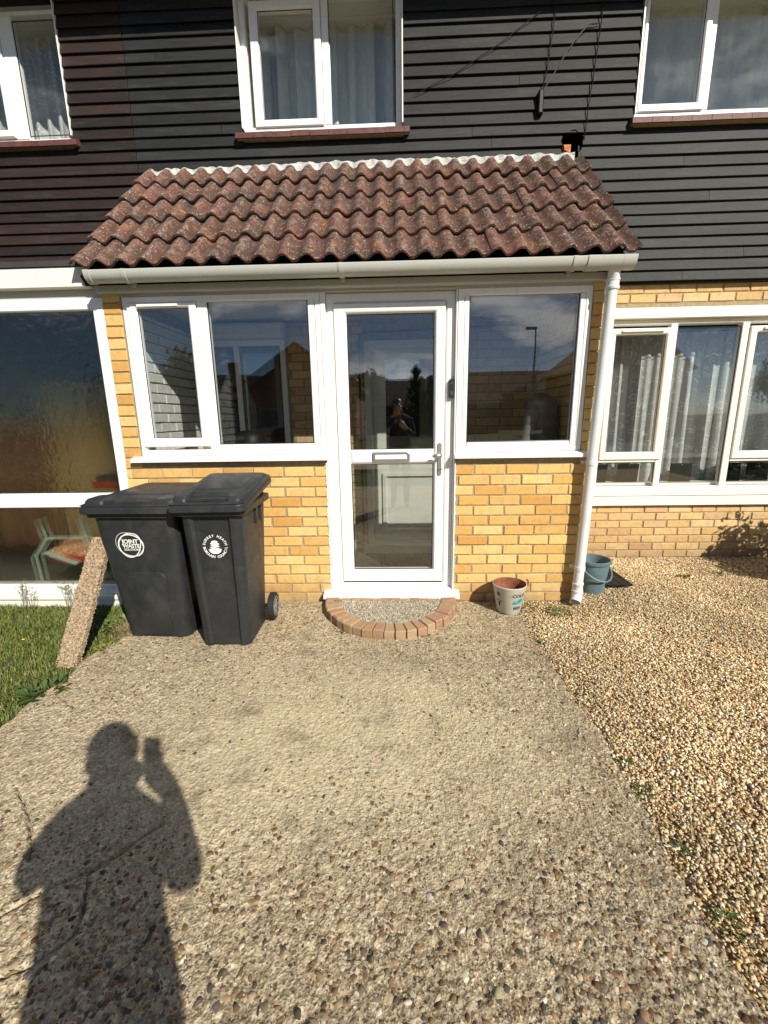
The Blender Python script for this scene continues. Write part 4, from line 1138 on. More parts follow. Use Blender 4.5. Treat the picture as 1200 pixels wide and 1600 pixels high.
# chair behind the lower left glass
ch = thing('garden_chair', 'pale green tubular chair with red seat behind the lower left glass', 'chair', (-2.8, 0.3, 0.03))
b = MB()
b.tube([(-2.945, 0.25, 0.62), (-2.915, 0.25, 0.44), (-3.03, 0.25, 0.30), (-3.02, 0.25, 0.03)], 0.013, 8)
b.tube([(-2.60, 0.25, 0.62), (-2.58, 0.25, 0.44), (-2.50, 0.25, 0.33), (-2.50, 0.25, 0.03)], 0.013, 8)
b.tube([(-2.915, 0.25, 0.455), (-2.58, 0.25, 0.455)], 0.008, 6); b.build('frame', MT['mint'], ch, 40)
b = MB(); b.tube([(-2.90, 0.20, 0.345), (-2.62, 0.16, 0.26)], 0.013, 8); b.build('front_rail', MT['mint'], ch, 40)
b = MB(); b.lathe([(0.0, 0.0), (0.2, 0.0), (0.215, 0.02), (0.2, 0.045), (0.0, 0.05)], (-2.72, 0.38, 0.255), 20, False); b.build('seat', MT['redcloth'], ch, 40)
ptm, nt_, bb_ = mat('patterned_orange_cloth', 0.95, 0.1)
L(nt_, ramp(nt_, noise_t(nt_, pos(nt_), 24, 4, 0.6, 0.5), [(0.36, (0.42, 0.05, 0.035)), (0.48, (0.48, 0.20, 0.05)), (0.56, (0.55, 0.50, 0.42)), (0.64, (0.30, 0.04, 0.03))]), bb_.inputs['Base Color'])
b = MB(); P = []
for j in range(15):
    v = j / 14; row = []
    for i in range(25):
        u = i / 24; fold = 0.028 * math.sin(u * 19 + 3 * v) * math.sin(v * 9 + u * 4) + 0.02 * math.sin(u * 31 - v * 13)
        row.append((-2.93 + 0.42 * u + 0.02 * math.sin(v * 7), 0.24 + 0.26 * v + 0.012 * math.sin(u * 17), 0.315 + 0.11 * math.sin(math.pi * u) * math.sin(math.pi * v) ** 0.7 + fold - (0.05 if j == 0 else 0)))
    P.append(row)
b.sheet(P); tag(b.build('blanket', ptm, None, 70), 'bunched red and orange patterned blanket on the chair behind the lower left glass', 'blanket')
b = MB(); b.box(-2.35, -2.11, 0.12, 0.30, 0.885, 0.935); b.cur = 1; b.box(-2.33, -2.12, 0.13, 0.29, 0.936, 0.985)
tag(b.build('book', [MT['redcloth'], MT['bell']]), 'dark and red books lying on the inner ledge of the left bay', 'book')

# ------------------------------------------------------------------ cables, thin dark lines and a black box on the cladding
YC = CLAD - 0.024
def cable(lab, pts, r=0.0038):
    b = MB(); P = []
    for a, c in zip(pts[:-1], pts[1:]):
        for k in range(6): P.append(tuple(a[i] + (c[i] - a[i]) * k / 6 + (random.uniform(-.003, .003) if i != 1 else 0) for i in range(3)))
    P.append(pts[-1]); b.tube(P, r, 6)
    return tag(b.build('cable', MT['cable'], None, 60), lab, 'cable')
cable('black cable running down the cladding into the hole above the porch roof', [(1.60, YC, 4.62), (1.575, YC, 4.30), (1.555, YC, 4.05), (1.530, YC, 3.80), (1.520, YC, 3.62), (1.510, YC, 3.52)])
cable('black cable looping from the vertical cable down to the narrow black box', [(1.565, YC - .004, 4.29), (1.48, YC - .006, 4.28), (1.38, YC - .006, 4.18), (1.28, YC - .006, 4.04), (1.20, YC - .006, 3.92), (1.165, YC - .006, 3.865)])
cable('thin black line straight down to the narrow black box', [(1.22, YC, 4.44), (1.225, YC, 4.36), (1.205, YC, 4.16), (1.185, YC, 4.0), (1.160, YC, 3.865)])
cable('thin dark line running diagonally across the cladding towards the middle window', [(1.30, YC, 4.475), (1.20, YC, 4.44), (0.85, YC, 4.21), (0.50, YC, 4.02), (0.16, YC, 3.88)], 0.0028)
b = MB(); b.cbox(1.128, 1.166, CLAD - 0.055, CLAD - 0.013, 3.705, 3.865, 0.008)
o = b.build('black_box', MT['cable']); tag(o, 'narrow black box on the cladding', 'box')

# ------------------------------------------------------------------ doorstep
step = thing('doorstep', 'half round doorstep edged with bricks in front of the white door', 'step', (-0.07, -0.25, 0))
SC = (-0.066, -0.05); SA, SB, SH = 0.492, 0.545, 0.062
def ell(a, rw): return (SC[0] + (SA - rw) * math.cos(a), SC[1] - (SB - rw) * math.sin(a))
b = MB(); N = 40
ring = [ell(math.pi * k / N, 0.012) for k in range(N + 1)]
b.loops([[(x, y, -0.05) for x, y in ring], [(x, y, SH - 0.012) for x, y in ring]], True, True, True)
sb = b.build('mortar_bed', MT['mortar'], step)
n = 21
for k in range(n):
    a0 = math.pi * (k + 0.07) / n; a1 = math.pi * (k + 0.93) / n
    b = MB(); jz = random.uniform(-.004, .004); rj = random.uniform(-.008, .006)
    o0, o1, i0, i1 = ell(a0, rj), ell(a1, rj), ell(a0, 0.112), ell(a1, 0.112)
    c = 0.007
    def ins(p, q, t): return (p[0] + (q[0] - p[0]) * t, p[1] + (q[1] - p[1]) * t)
    cx_ = sum(p[0] for p in (o0, o1, i0, i1)) / 4; cy_ = sum(p[1] for p in (o0, o1, i0, i1)) / 4
    low = [(p[0], p[1], -0.03) for p in (o0, o1, i1, i0)]; mid = [(p[0], p[1], SH - c + jz) for p in (o0, o1, i1, i0)]
    topv = [(cx_ + (p[0] - cx_) * 0.88, cy_ + (p[1] - cy_) * 0.88, SH + jz + random.uniform(-.002, .002)) for p in (o0, o1, i1, i0)]
    b.loops([low, mid, topv], True, False, True); b.build('brick', MT['stepbrick'], step)
for k in range(12):
    x = -0.50 + k * 0.073
    if ell(0, 0.10)[0] < x + 0.066 or x < ell(math.pi, 0.10)[0]: continue
    b = MB(); b.box(x, x + 0.066, -0.112, -0.040, -0.03, SH - 0.004 + random.uniform(-.003, .003)); b.build('brick', MT['stepbrick'], step)

# ------------------------------------------------------------------ loose stones
def rot_mats(n):
    q = rng.normal(size=(n, 4)); q /= np.linalg.norm(q, axis=1, keepdims=True)
    w, x, y, z = q.T
    return np.stack([1 - 2 * (y * y + z * z), 2 * (x * y - z * w), 2 * (x * z + y * w), 2 * (x * y + z * w), 1 - 2 * (x * x + z * z), 2 * (y * z - x * w), 2 * (x * z - y * w), 2 * (y * z + x * w), 1 - 2 * (x * x + y * y)], -1).reshape(n, 3, 3)
CV = np.array([(-1, -1, -1), (1, -1, -1), (1, 1, -1), (-1, 1, -1), (-1, -1, 1), (1, -1, 1), (1, 1, 1), (-1, 1, 1)], float) * 0.62
CF = np.array([(0, 3, 2, 1), (4, 5, 6, 7), (0, 1, 5, 4), (1, 2, 6, 5), (2, 3, 7, 6), (3, 0, 4, 7)])
CT = np.concatenate([CF[:, [0, 1, 2]], CF[:, [0, 2, 3]]])
def palette(n, cols, wts, var=0.14):
    c = np.array(cols)[rng.choice(len(cols), n, p=np.array(wts) / sum(wts))]
    return np.clip(c * (1 + var * rng.normal(size=(n, 1))) * (1 + 0.03 * rng.normal(size=(n, 3))), 0.01, 0.85)
def stones(P, size, cols, mt, name, flat=0.75):
    n = len(P)
    V = CV[None] + rng.normal(0, 0.17, (n, 8, 3))
    ax = np.stack([rng.uniform(0.8, 1.45, n), rng.uniform(0.7, 1.05, n), rng.uniform(0.45, 0.8, n)], -1)
    V = V * ax[:, None, :] * (size / 2)[:, None, None]
    V = np.einsum('nij,nkj->nki', rot_mats(n), V); V[:, :, 2] *= flat
    V = V + P[:, None, :]
    F = (CT[None] + (np.arange(n) * 8)[:, None, None]).reshape(-1, 3)
    return link(name, fast_mesh(name, V.reshape(-1, 3), F, mt, np.repeat(cols, 8, 0)))
# gravel yard
N = 130000
gy = rng.uniform(-2.75, MAIN - 0.005, N * 3); gx = rng.uniform(0.84, 4.9, N * 3)
lim = np.where(gy < 0.05, edge_r(gy) + 0.012 - 0.035 * np.abs(rng.normal(size=gy.shape)) + 0.02 * fbm(gy * 9, gy * 0, 44, 3), 1.37)
ok = (gx > lim) & (gx < 3.1 + 0.85 * gy + 0.6) & ((gy > -0.02) | (gx > lim))
# a bare patch of concrete by the foot of the downpipe
bare = np.exp(-(((gx - 1.25) / 0.33) ** 2 + ((gy + 0.12) / 0.16) ** 2))
ok &= rng.random(gx.shape) > bare * 0.9
gx, gy = gx[ok][:N], gy[ok][:N]; N = len(gx)
sz = np.clip(rng.lognormal(math.log(0.0112), 0.30, N), 0.006, 0.022)
gz = -0.011 + rng.uniform(0, 0.011, N) + 0.018 * fbm(gx * 4, gy * 4, 51, 3)
dens = fbm(gx * 1.3, gy * 1.3, 60, 3)
pc = palette(N, [(0.67, 0.54, 0.33), (0.59, 0.43, 0.225), (0.42, 0.265, 0.13), (0.78, 0.69, 0.52), (0.27, 0.19, 0.12), (0.15, 0.14, 0.13), (0.64, 0.48, 0.265), (0.42, 0.21, 0.10), (0.40, 0.36, 0.30)], [28, 22, 11, 22, 6, 3, 22, 4, 5])
pc *= (1 + 0.9 * dens)[:, None].clip(0.65, 1.25)
tag(stones(np.stack([gx, gy, gz], -1), sz, pc, MT['stones'], 'gravel'), 'loose golden flint gravel covering the yard right of the drive', kind='stuff')
# stray stones on the drive
N = 2600
sx = rng.uniform(-0.2, 0.98, N); sy = rng.uniform(-2.5, -0.02, N); keep = rng.random(N) < np.clip((sx - 0.25) / 0.7, 0.02, 1) ** 3
sx, sy = sx[keep], sy[keep]; s_ = rng.uniform(0.006, 0.016, len(sx))
tag(stones(np.stack([sx, sy, height(sx, sy) + s_ * 0.2], -1), s_, palette(len(sx), [(0.56, 0.43, 0.26), (0.46, 0.31, 0.15), (0.66, 0.57, 0.42), (0.2, 0.14, 0.1)], [3, 2, 2, 1]), MT['stones'], 'stray_gravel'), 'stray gravel stones scattered along the right edge of the concrete drive', kind='stuff')
# fine gravel in the doorstep
N = 5200
a = rng.uniform(0, math.pi, N); rr = np.sqrt(rng.random(N))
fx = SC[0] + (SA - 0.108) * rr * np.cos(a); fy = SC[1] - (SB - 0.108) * rr * np.sin(a)
s_ = rng.uniform(0.006, 0.012, N)
o = stones(np.stack([fx, fy, SH - 0.014 + rng.uniform(0, 0.008, N)], -1), s_, palette(N, [(0.58, 0.54, 0.44), (0.48, 0.44, 0.36), (0.36, 0.31, 0.24), (0.66, 0.62, 0.54), (0.2, 0.18, 0.15)], [3, 3, 2, 2, 1]), MT['stones'], 'step_gravel')
attach(o, step); o['kind'] = 'stuff'
# exposed aggregate in the concrete: domes set in the surface
DV = [(0, 0, 1.0)] + [(0.62 * math.cos(t), 0.62 * math.sin(t), 0.72) for t in np.linspace(0, 2 * math.pi, 6)[:-1]] + [(math.cos(t), math.sin(t), -0.35) for t in np.linspace(0, 2 * math.pi, 6)[:-1] + 0.6]
DV = np.array(DV)
DF = [(0, 1 + k, 1 + (k + 1) % 5) for k in range(5)]
for k in range(5):
    j = (k + 1) % 5; DF += [(1 + k, 6 + k, 1 + j), (1 + j, 6 + k, 6 + j)]
DF = np.array(DF)
N = 95000
ex = rng.uniform(-1.85, 0.9, N); ey = rng.uniform(-2.75, -0.0, N)
expo = np.clip(0.34 + 2.2 * fbm(ex * 1.2 + 3, ey * 1.2, 71, 3) + 0.75 * np.clip(-1.6 - ey, 0, 1) + 0.9 * np.clip(ex - 0.3, 0, 1) - 0.45 * np.exp(-((ex + 0.15) / 0.6) ** 2 - ((ey + 1.45) / 0.5) ** 2), 0.04, 1.0)
ok = (rng.random(N) < expo) & (ex > edge_l(ey) + 0.03) & (ex < edge_r(ey) - 0.015) & ~((ey > -0.6) & (np.hypot((ex - SC[0]) / SA, (ey - SC[1]) / SB) < 1.02))
ex, ey = ex[ok][:34000], ey[ok][:34000]; N = len(ex)
big = rng.random(N) < 0.15 + 0.10 * np.clip(-1.6 - ey, 0, 1)
s_ = np.where(big, rng.uniform(0.0060, 0.0112, N) * (1 + 0.30 * np.clip(-1.6 - ey, 0, 1)), rng.uniform(0.0022, 0.0055, N))
ang = rng.uniform(0, 2 * math.pi, N); asp = rng.uniform(0.55, 1.0, N); hh = rng.uniform(0.10, 0.38, N)
V = DV[None] * np.ones((N, 1, 1)) + rng.normal(0, 0.17, (N, 11, 3))
V[:, :, 1] *= asp[:, None]; V[:, :, 2] *= hh[:, None]
ca, sa = np.cos(ang)[:, None], np.sin(ang)[:, None]
X = V[:, :, 0] * ca - V[:, :, 1] * sa; Y = V[:, :, 0] * sa + V[:, :, 1] * ca
V = np.stack([X, Y, V[:, :, 2]], -1) * s_[:, None, None]
V += np.stack([ex, ey, height(ex, ey) - 0.0002], -1)[:, None, :]
pc = 0.86 * palette(N, [(0.40, 0.32, 0.21), (0.30, 0.205, 0.12), (0.185, 0.105, 0.055), (0.09, 0.078, 0.065), (0.46, 0.385, 0.27), (0.19, 0.155, 0.115), (0.25, 0.15, 0.075), (0.56, 0.50, 0.40)], [12, 14, 12, 12, 10, 12, 10, 4], 0.22)
tag(link('aggregate', fast_mesh('aggregate', V.reshape(-1, 3), (DF[None] + (np.arange(N) * 11)[:, None, None]).reshape(-1, 3), MT['pebbles'], np.repeat(pc, 11, 0), True)), 'brown and grey pebbles exposed in the worn concrete drive', kind='stuff')

# ------------------------------------------------------------------ wheelie bins
def rr_loop(hw, d0, d1, r, z, n=5, front=None):
    """rounded rectangle at height z; x in +-hw, y from d0 (front) to d1 (rear)"""
    o = []
    cyc = ((hw - r, d1 - r, 0), (-hw + r, d1 - r, 90), (-hw + r, d0 + r, 180))
    for cx_, cy_, a0 in cyc:
        for k in range(n + 1):
            t = R(a0 + 90 * k / n); o.append((cx_ + r * math.cos(t), cy_ + r * math.sin(t), z))
    if front:
        fx, dep, bev = front
        o += [(-fx - bev, d0, z), (-fx, d0 + dep, z), (fx, d0 + dep, z), (fx + bev, d0, z)]
    else: o += [(-hw * 0.4, d0, z), (-hw * 0.1, d0, z), (hw * 0.1, d0, z), (hw * 0.4, d0, z)]
    t0 = 270
    for k in range(n + 1):
        t = R(t0 + 90 * k / n); o.append((hw - r + r * math.cos(t), d0 + r + r * math.sin(t), z))
    return o
def wheelie(label, loc, rz, W, D, H, wb, db, panel, group='wheelie bins'):
    """W,D top size; wb half width and depth at the base; y=0 at the top front"""
    t = local_thing('wheelie_bin', label, 'wheelie bin', loc, rz, group)
    hw = W / 2; b = MB()
    zt = H - 0.075
    fro = (wb[0] * 0.56, 0.015, 0.016) if panel == 'ribs' else None
    def fr(s): return (fro[0] * s, fro[1], fro[2]) if fro else None
    lps = []
    for k in range(9):
        s = k / 8; z = 0.012 + (zt - 0.012) * s
        lps.append(rr_loop(wb[0] + (hw - 0.045 - wb[0]) * s, wb[1] + (0.035 - wb[1]) * s, wb[2] + (D - 0.05 - wb[2]) * s, 0.055 if k else 0.05, z, 5, fr(1 + 0.2 * s)))
    b.loops([rr_loop(wb[0] - 0.03, wb[1] + 0.03, wb[2] - 0.03, 0.04, 0.0, 5, fr(0.9))] + lps, True, True, False)
    # collar
    e = rr_loop(hw - 0.045, 0.035, D - 0.05, 0.055, zt); f = rr_loop(hw - 0.018, 0.012, D - 0.02, 0.05, zt + 0.004)
    gl = rr_loop(hw - 0.018, 0.012, D - 0.02, 0.05, zt + 0.040); i = rr_loop(hw - 0.05, 0.04, D - 0.05, 0.05, zt + 0.040); j = rr_loop(hw - 0.07, 0.075, D - 0.08, 0.05, zt - 0.06)
    b.loops([e, f, gl, i, j], True)
    body = child(b.build('body', MT['bin'], None, 35), t)
    slope = math.atan2(wb[1] - 0.035, zt)           # the front leans outwards towards the top
    def front(x, z, out=0.0):                       # point on the front face
        s = (z - 0.012) / (zt - 0.012); y = wb[1] + (0.035 - wb[1]) * s
        return (x, y - out, z)
    if panel == 'panel':                            # shallow raised field with rounded shoulders
        b = MB()
        def outl(w, zb, ztp, r, out):
            o = [front(-w * 0.78, zb, out), front(w * 0.78, zb, out)]
            for k in range(7): a = R(90 * k / 6); o.append(front(w - r + r * math.cos(a), ztp - r + r * math.sin(a), out))
            for k in range(7): a = R(90 + 90 * k / 6); o.append(front(-w + r + r * math.cos(a), ztp - r + r * math.sin(a), out))
            return o
        b.loops([outl(0.135, 0.03, 0.475, 0.05, -0.002), outl(0.130, 0.032, 0.470, 0.048, 0.010), outl(0.126, 0.034, 0.466, 0.046, 0.011)], True, False, True)
        child(b.build('front_panel', MT['bin'], None, 30), t)
    if panel == 'ribs':
        b = MB()
        for sy in (0.30, 0.40):
            for sx in (1, -1):
                x = sx * (hw - 0.047); b.box(min(x, x + sx * 0.012), max(x, x + sx * 0.012), sy, sy + 0.022, zt - 0.11, zt - 0.005)
        child(b.build('side_ribs', MT['bin']), t)
    # lid
    b = MB()
    rise = 0.085 if panel == 'ribs' else 0.022
    def lid_z(y, z): return z + rise * y / D
    def lz(lp, dz): return [(p[0], p[1], lid_z(p[1], dz)) for p in lp]
    z0 = H - 0.040
    A = rr_loop(hw - 0.004, -0.012, D - 0.005, 0.04, 0); B = rr_loop(hw, -0.018, D, 0.045, 0); Cc = rr_loop(hw - 0.004, -0.014, D - 0.004, 0.045, 0)
    Dk = rr_loop(hw - 0.030, 0.012, D - 0.02, 0.05, 0)
    b.loops([lz(A, z0 - 0.004), lz(B, z0), lz(B, z0 + 0.024), lz(rr_loop(hw - 0.008, -0.010, D - 0.006, 0.045, 0), z0 + 0.027), lz(rr_loop(hw - 0.010, -0.008, D - 0.006, 0.045, 0), z0 + 0.040), lz(Cc, z0 + 0.043), lz(rr_loop(hw - 0.016, -0.002, D - 0.01, 0.045, 0), z0 + 0.048)], True, True, True)
    # raised deck and the two front blocks either side of the grip
    dk = [lz(rr_loop(hw - 0.030, 0.115, D - 0.03, 0.03, 0), z0 + 0.047), lz(rr_loop(hw - 0.036, 0.120, D - 0.036, 0.03, 0), z0 + 0.064), lz(rr_loop(hw - 0.052, 0.136, D - 0.05, 0.03, 0), z0 + 0.069)]
    b.loops(dk, True, False, True)
    b.loops([lz(rr_loop(hw - 0.075, 0.175, D - 0.09, 0.03, 0), z0 + 0.0685), lz(rr_loop(hw - 0.083, 0.183, D - 0.098, 0.03, 0), z0 + 0.075)], True, False, True)
    for sx in (-1, 1):
        xo = sx * (hw - 0.030); xi = sx * (hw * 0.50)
        x0_, x1_ = min(xo, xi), max(xo, xi); cxm = (x0_ + x1_) / 2; hwm = (x1_ - x0_) / 2
        def bl(s, ya, yb_, z): return [(p[0] + cxm, p[1], lid_z(p[1], z)) for p in rr_loop(hwm * s, ya, yb_, 0.022, 0)]
        b.loops([bl(1, 0.012, 0.16, z0 + 0.047), bl(0.97, 0.016, 0.16, z0 + 0.064), bl(0.86, 0.030, 0.16, z0 + 0.076)], True, False, True)
    lid = child(b.build('lid', MT['bin'], None, 32), t)
    b = MB(); b.box(-hw * 0.49, hw * 0.49, 0.020, 0.030, lid_z(0.02, z0 + 0.05), lid_z(0.02, z0 + 0.066)); child(b.build('grip', MT['bin']), lid)
    b = MB(); b.tube([(-hw * 0.8, D + 0.005, H + rise * 0.9), (hw * 0.8, D + 0.005, H + rise * 0.9)], 0.016, 12)
    for x in (-hw * 0.62, 0.0, hw * 0.62): b.box(x - 0.012, x + 0.012, D - 0.04, D + 0.006, H - 0.05, H + rise * 0.9)
    child(b.build('handle', MT['bin'], None, 40), t)
    # wheels and axle
    wy, wr = D - 0.12, 0.098
    for sx in (-1, 1):
        b = MB(); n = 28; xx = sx * (wb[0] + 0.045)
        prof = [(0.050, -0.020), (0.085, -0.021), (0.095, -0.016), (0.098, 0.0), (0.095, 0.016), (0.085, 0.021), (0.050, 0.020)]
        b.loops([[(xx + dx, wy + r_ * math.cos(2 * math.pi * k / n), wr + r_ * math.sin(2 * math.pi * k / n)) for k in range(n)] for r_, dx in prof], True)
        w_ = child(b.build('wheel', MT['tyre'], None, 40), t)
        b = MB(); prof = [(0.070, 0.0215), (0.066, 0.024), (0.058, 0.014), (0.026, 0.014), (0.022, 0.026), (0.002, 0.027)]
        b.loops([[(xx + sx * dx, wy + r_ * math.cos(2 * math.pi * k / n), wr + r_ * math.sin(2 * math.pi * k / n)) for k in range(n)] for r_, dx in prof], True, False, True)
        b.loops([[(xx - sx * dx, wy + r_ * math.cos(2 * math.pi * k / n), wr + r_ * math.sin(2 * math.pi * k / n)) for k in range(n)] for r_, dx in ((0.07, 0.0215), (0.002, 0.018))], True)
        for k in range(8):
            a = 2 * math.pi * k / 8; ca_, sa_ = math.cos(a), math.sin(a)
            b.tube([(xx + sx * 0.018, wy + 0.022 * ca_, wr + 0.022 * sa_), (xx + sx * 0.018, wy + 0.062 * ca_, wr + 0.062 * sa_)], 0.005, 6)
        child(b.build('rim', MT['hub'], None, 40), w_)
    b = MB(); b.tube([(-wb[0] - 0.04, wy, wr), (wb[0] + 0.04, wy, wr)], 0.011, 10); child(b.build('axle', MT['hub'], None, 40), t)
    return t, front
def emblem(parent, front, cx, cz, parts, out, name):
    """parts: list of (verts2d, faces) in metres, laid on the sloping front"""
    b = MB()
    for k, (vs, fs) in enumerate(parts):
        b.add([front(cx + v[0], cz + v[1], out + 0.0002 * k) for v in vs], fs)
    o = b.build(name, MT['print']); child(o, parent)
    return o
def scribble(a_, b_, rot, dx, dy, w, wob=0.0, n=64):
    vs = []; fs = []
    for k in range(n):
        t = 2 * math.pi * k / n
        ww = w * (0.6 + 0.55 * (0.5 + 0.5 * math.sin(t + rot * 3)))
        for s in (-1, 1):
            rx, ry = (a_ + s * ww / 2) * math.cos(t), (b_ + s * ww / 2) * math.sin(t)
            q = 1 + wob * math.cos(3 * t + rot)
            rx *= q; ry *= q
            vs.append((dx + rx * math.cos(rot) - ry * math.sin(rot), dy + rx * math.sin(rot) + ry * math.cos(rot)))
        fs.append((2 * k, 2 * k + 1, (2 * k + 3) % (2 * n), (2 * k + 2) % (2 * n)))
    return vs, fs
def txt2d(s, size, cx, cy, bold=0.0, sp=1.0, rot=0.0):
    vs, fs = text_mesh(s, size, sp, bold)
    c_, s_ = math.cos(rot), math.sin(rot)
    return [(cx + v.x * c_ - v.y * s_, cy + v.x * s_ + v.y * c_) for v in vs], fs
B1, f1 = wheelie('wide black wheelie bin at left with white scribbled ring emblem', (-1.577, -0.700, 0), R(-2.0), 0.600, 0.66, 0.905, (0.208, 0.135, 0.60), None, 'panel')
parts = [scribble(0.101, 0.094, 0.2, 0.004, -0.004, 0.0085, 0.03), scribble(0.108, 0.088, 1.0, -0.004, 0.002, 0.007, 0.05), scribble(0.098, 0.100, 2.1, 0.006, 0.0, 0.006, 0.055), scribble(0.112, 0.096, 2.7, -0.008, 0.006, 0.0028, 0.02)]
parts += [txt2d('JOINT', 0.050, 0.004, 0.030, 0.0016, 0.97), txt2d('WASTE', 0.045, 0.006, -0.008, 0.0014, 0.95), txt2d('SOLUTIONS', 0.026, 0.010, -0.038, 0.0006, 0.95)]
emblem(B1, f1, -0.045, 0.655, [([(x * 0.76, y * 0.76) for x, y in vs], fs) for vs, fs in parts], 0.0035, 'emblem')
B2, f2 = wheelie('narrow black wheelie bin at right with round tree emblem', (-1.078, -0.775, 0), R(1.0), 0.446, 0.60, 0.928, (0.150, 0.095, 0.47), None, 'ribs')
parts = []
def ringtext(s, r, a_mid, size, inward=False, step=None):
    n = len(s); out = []
    for k, ch_ in enumerate(s):
        if ch_ == ' ': continue
        off = (k - (n - 1) / 2) * step
        a = a_mid - off if not inward else a_mid + off
        rot = a - math.pi / 2 if not inward else a + math.pi / 2
        out.append(txt2d(ch_, size, r * math.cos(a), r * math.sin(a), 0.0006, 1.0, rot))
    return out
parts += ringtext('SURREY HEATH', 0.072, math.pi / 2, 0.0235, False, R(14.0))
parts += ringtext('BOROUGH COUNCIL', 0.072, -math.pi / 2, 0.0235, True, R(12.0))
# tree emblem: crown tufts, trunk, mound
def blob(cx, cy, rx, ry, n=14):
    return [(cx + rx * math.cos(2 * math.pi * k / n) * (1 + 0.12 * math.sin(5 * k)), cy + ry * math.sin(2 * math.pi * k / n)) for k in range(n)], [tuple(range(n))]
parts += [blob(0.0, 0.034, 0.022, 0.008), blob(-0.012, 0.022, 0.018, 0.006), blob(0.014, 0.019, 0.017, 0.0055), blob(-0.002, 0.010, 0.027, 0.005), blob(0.012, 0.001, 0.020, 0.0045), blob(-0.014, -0.003, 0.019, 0.0045), blob(0.0, 0.026, 0.012, 0.008)]
parts += [([(-0.003, 0.03), (0.003, 0.03), (0.004, -0.016), (-0.004, -0.016)], [(0, 1, 2, 3)]), blob(0.012, -0.010, 0.018, 0.003), blob(-0.016, -0.012, 0.014, 0.003)]
mv = [(-0.042, -0.016), (0.042, -0.014)] + [(0.040 * math.cos(t), -0.020 + 0.030 * math.sin(t)) for t in np.linspace(-0.1, -math.pi + 0.1, 12)]
parts += [(mv, [tuple(range(len(mv)))])]
emblem(B2, f2, 0.010, 0.665, [([(x * 0.9, y * 0.9) for x, y in vs], fs) for vs, fs in parts], -0.0105, 'emblem')

# ------------------------------------------------------------------ leaning concrete post
b = MB()
pa, pb = Vector((-1.965, -0.865, -0.03)), Vector((-1.905, -0.485, 0.655))
ax = (pb - pa).normalized(); sx_ = Vector((1, 0, 0)); sx_ = (sx_ - ax * sx_.dot(ax)).normalized(); ny_ = ax.cross(sx_)
lp = []
for k in range(9):
    c_ = pa + (pb - pa) * k / 8
    w_, d_ = 0.062 + random.uniform(-.003, .003), 0.026
    if k in (0, 8): w_ -= 0.012
    e = 0.008
    lp.append([c_ + sx_ * u + ny_ * v for u, v in ((-w_ + e, -d_), (w_ - e, -d_), (w_, -d_ + e), (w_, d_ - e), (w_ - e, d_), (-w_ + e, d_), (-w_, d_ - e), (-w_, -d_ + e))])
b.loops(lp, True, True, True)
post = tag(b.build('concrete_post', MT['agg'], None, 30), 'short pebbly concrete post leaning against the side of the left bin', 'post')
N = 1500
t_ = rng.random(N); side = rng.random(N) < 0.72
uu = np.where(side, rng.uniform(-0.058, 0.058, N), 0.062); vv = np.where(side, -0.0265, rng.uniform(-0.022, 0.022, N)) * -1.0
fsign = -1.0 if ny_.y > 0 else 1.0
A = np.array(pa); Bv = np.array(pb); S_ = np.array(sx_); Nn = np.array(ny_)
Pp = A + (Bv - A) * t_[:, None] + S_ * uu[:, None] + Nn * (np.where(side, fsign * 0.0265, vv))[:, None]
o = stones(Pp, rng.uniform(0.006, 0.013, N), palette(N, [(0.44, 0.34, 0.22), (0.34, 0.22, 0.12), (0.52, 0.44, 0.32), (0.22, 0.12, 0.07), (0.16, 0.14, 0.12)], [4, 3, 3, 2, 1]), MT['pebbles'], 'pebble_face', 0.9)
o.parent = post; o['kind'] = 'stuff'

# ------------------------------------------------------------------ buckets and grid
t = local_thing('metal_bucket', 'rusty white painted bucket with blue print by the brick wall', 'bucket', (0.792, -0.165, 0.004), R(-8))
b = MB(); b.lathe([(0.078, 0.0), (0.082, 0.004), (0.116, 0.196), (0.119, 0.200), (0.119, 0.206), (0.115, 0.208)], (0, 0, 0), 32); child(b.build('body', MT['bucketpaint'], None, 40), t)
b = MB(); b.lathe([(0.0795, 0.012), (0.113, 0.205), (0.1145, 0.2075)], (0, 0, 0), 32, True); child(b.build('inside', MT['rust'], None, 40), t)
b = MB()
for sx in (1,):
    b.tube([(0.112, 0.01, 0.185), (0.128, 0.015, 0.19), (0.132, 0.03, 0.215), (0.122, 0.045, 0.226)], 0.0055, 8)
child(b.build('handle_lug', MT['rust'], None, 40), t)
def on_bucket(parts, a0, zc, nm, mt_, eps=0.0012):
    b = MB()
    for vs, fs in parts:
        pts = []
        for v in vs:
            z = zc + v[1]; r_ = 0.082 + (0.116 - 0.082) * (z - 0.004) / 0.192 + eps; a = a0 + v[0] / 0.1
            pts.append((r_ * math.cos(a), r_ * math.sin(a), z))
        b.add(pts, fs)
    return child(b.build(nm, mt_), t)
A0 = R(-58)
on_bucket([txt2d('COLD', 0.033, 0, 0, 0.001), ], A0, 0.148, 'lettering', MT['ink'])
on_bucket([txt2d('BEER', 0.030, 0, 0, 0.001), ], A0, 0.050, 'lettering', MT['ink'])
on_bucket([blob(0.0, 0, 0.042, 0.017), blob(0.018, 0.012, 0.024, 0.010), blob(-0.020, -0.008, 0.024, 0.010)], A0, 0.100, 'blue_print', MT['teal'])
on_bucket([txt2d('&', 0.022, 0, 0, 0.0015)], A0, 0.101, 'lettering', MT['ink'], 0.002)
A1 = R(-138)
on_bucket([txt2d('T', 0.060, 0.0, 0, 0.003), txt2d('R', 0.04, 0.0, 0.07, 0.002)], A1, 0.080, 'lettering', MT['ink'])

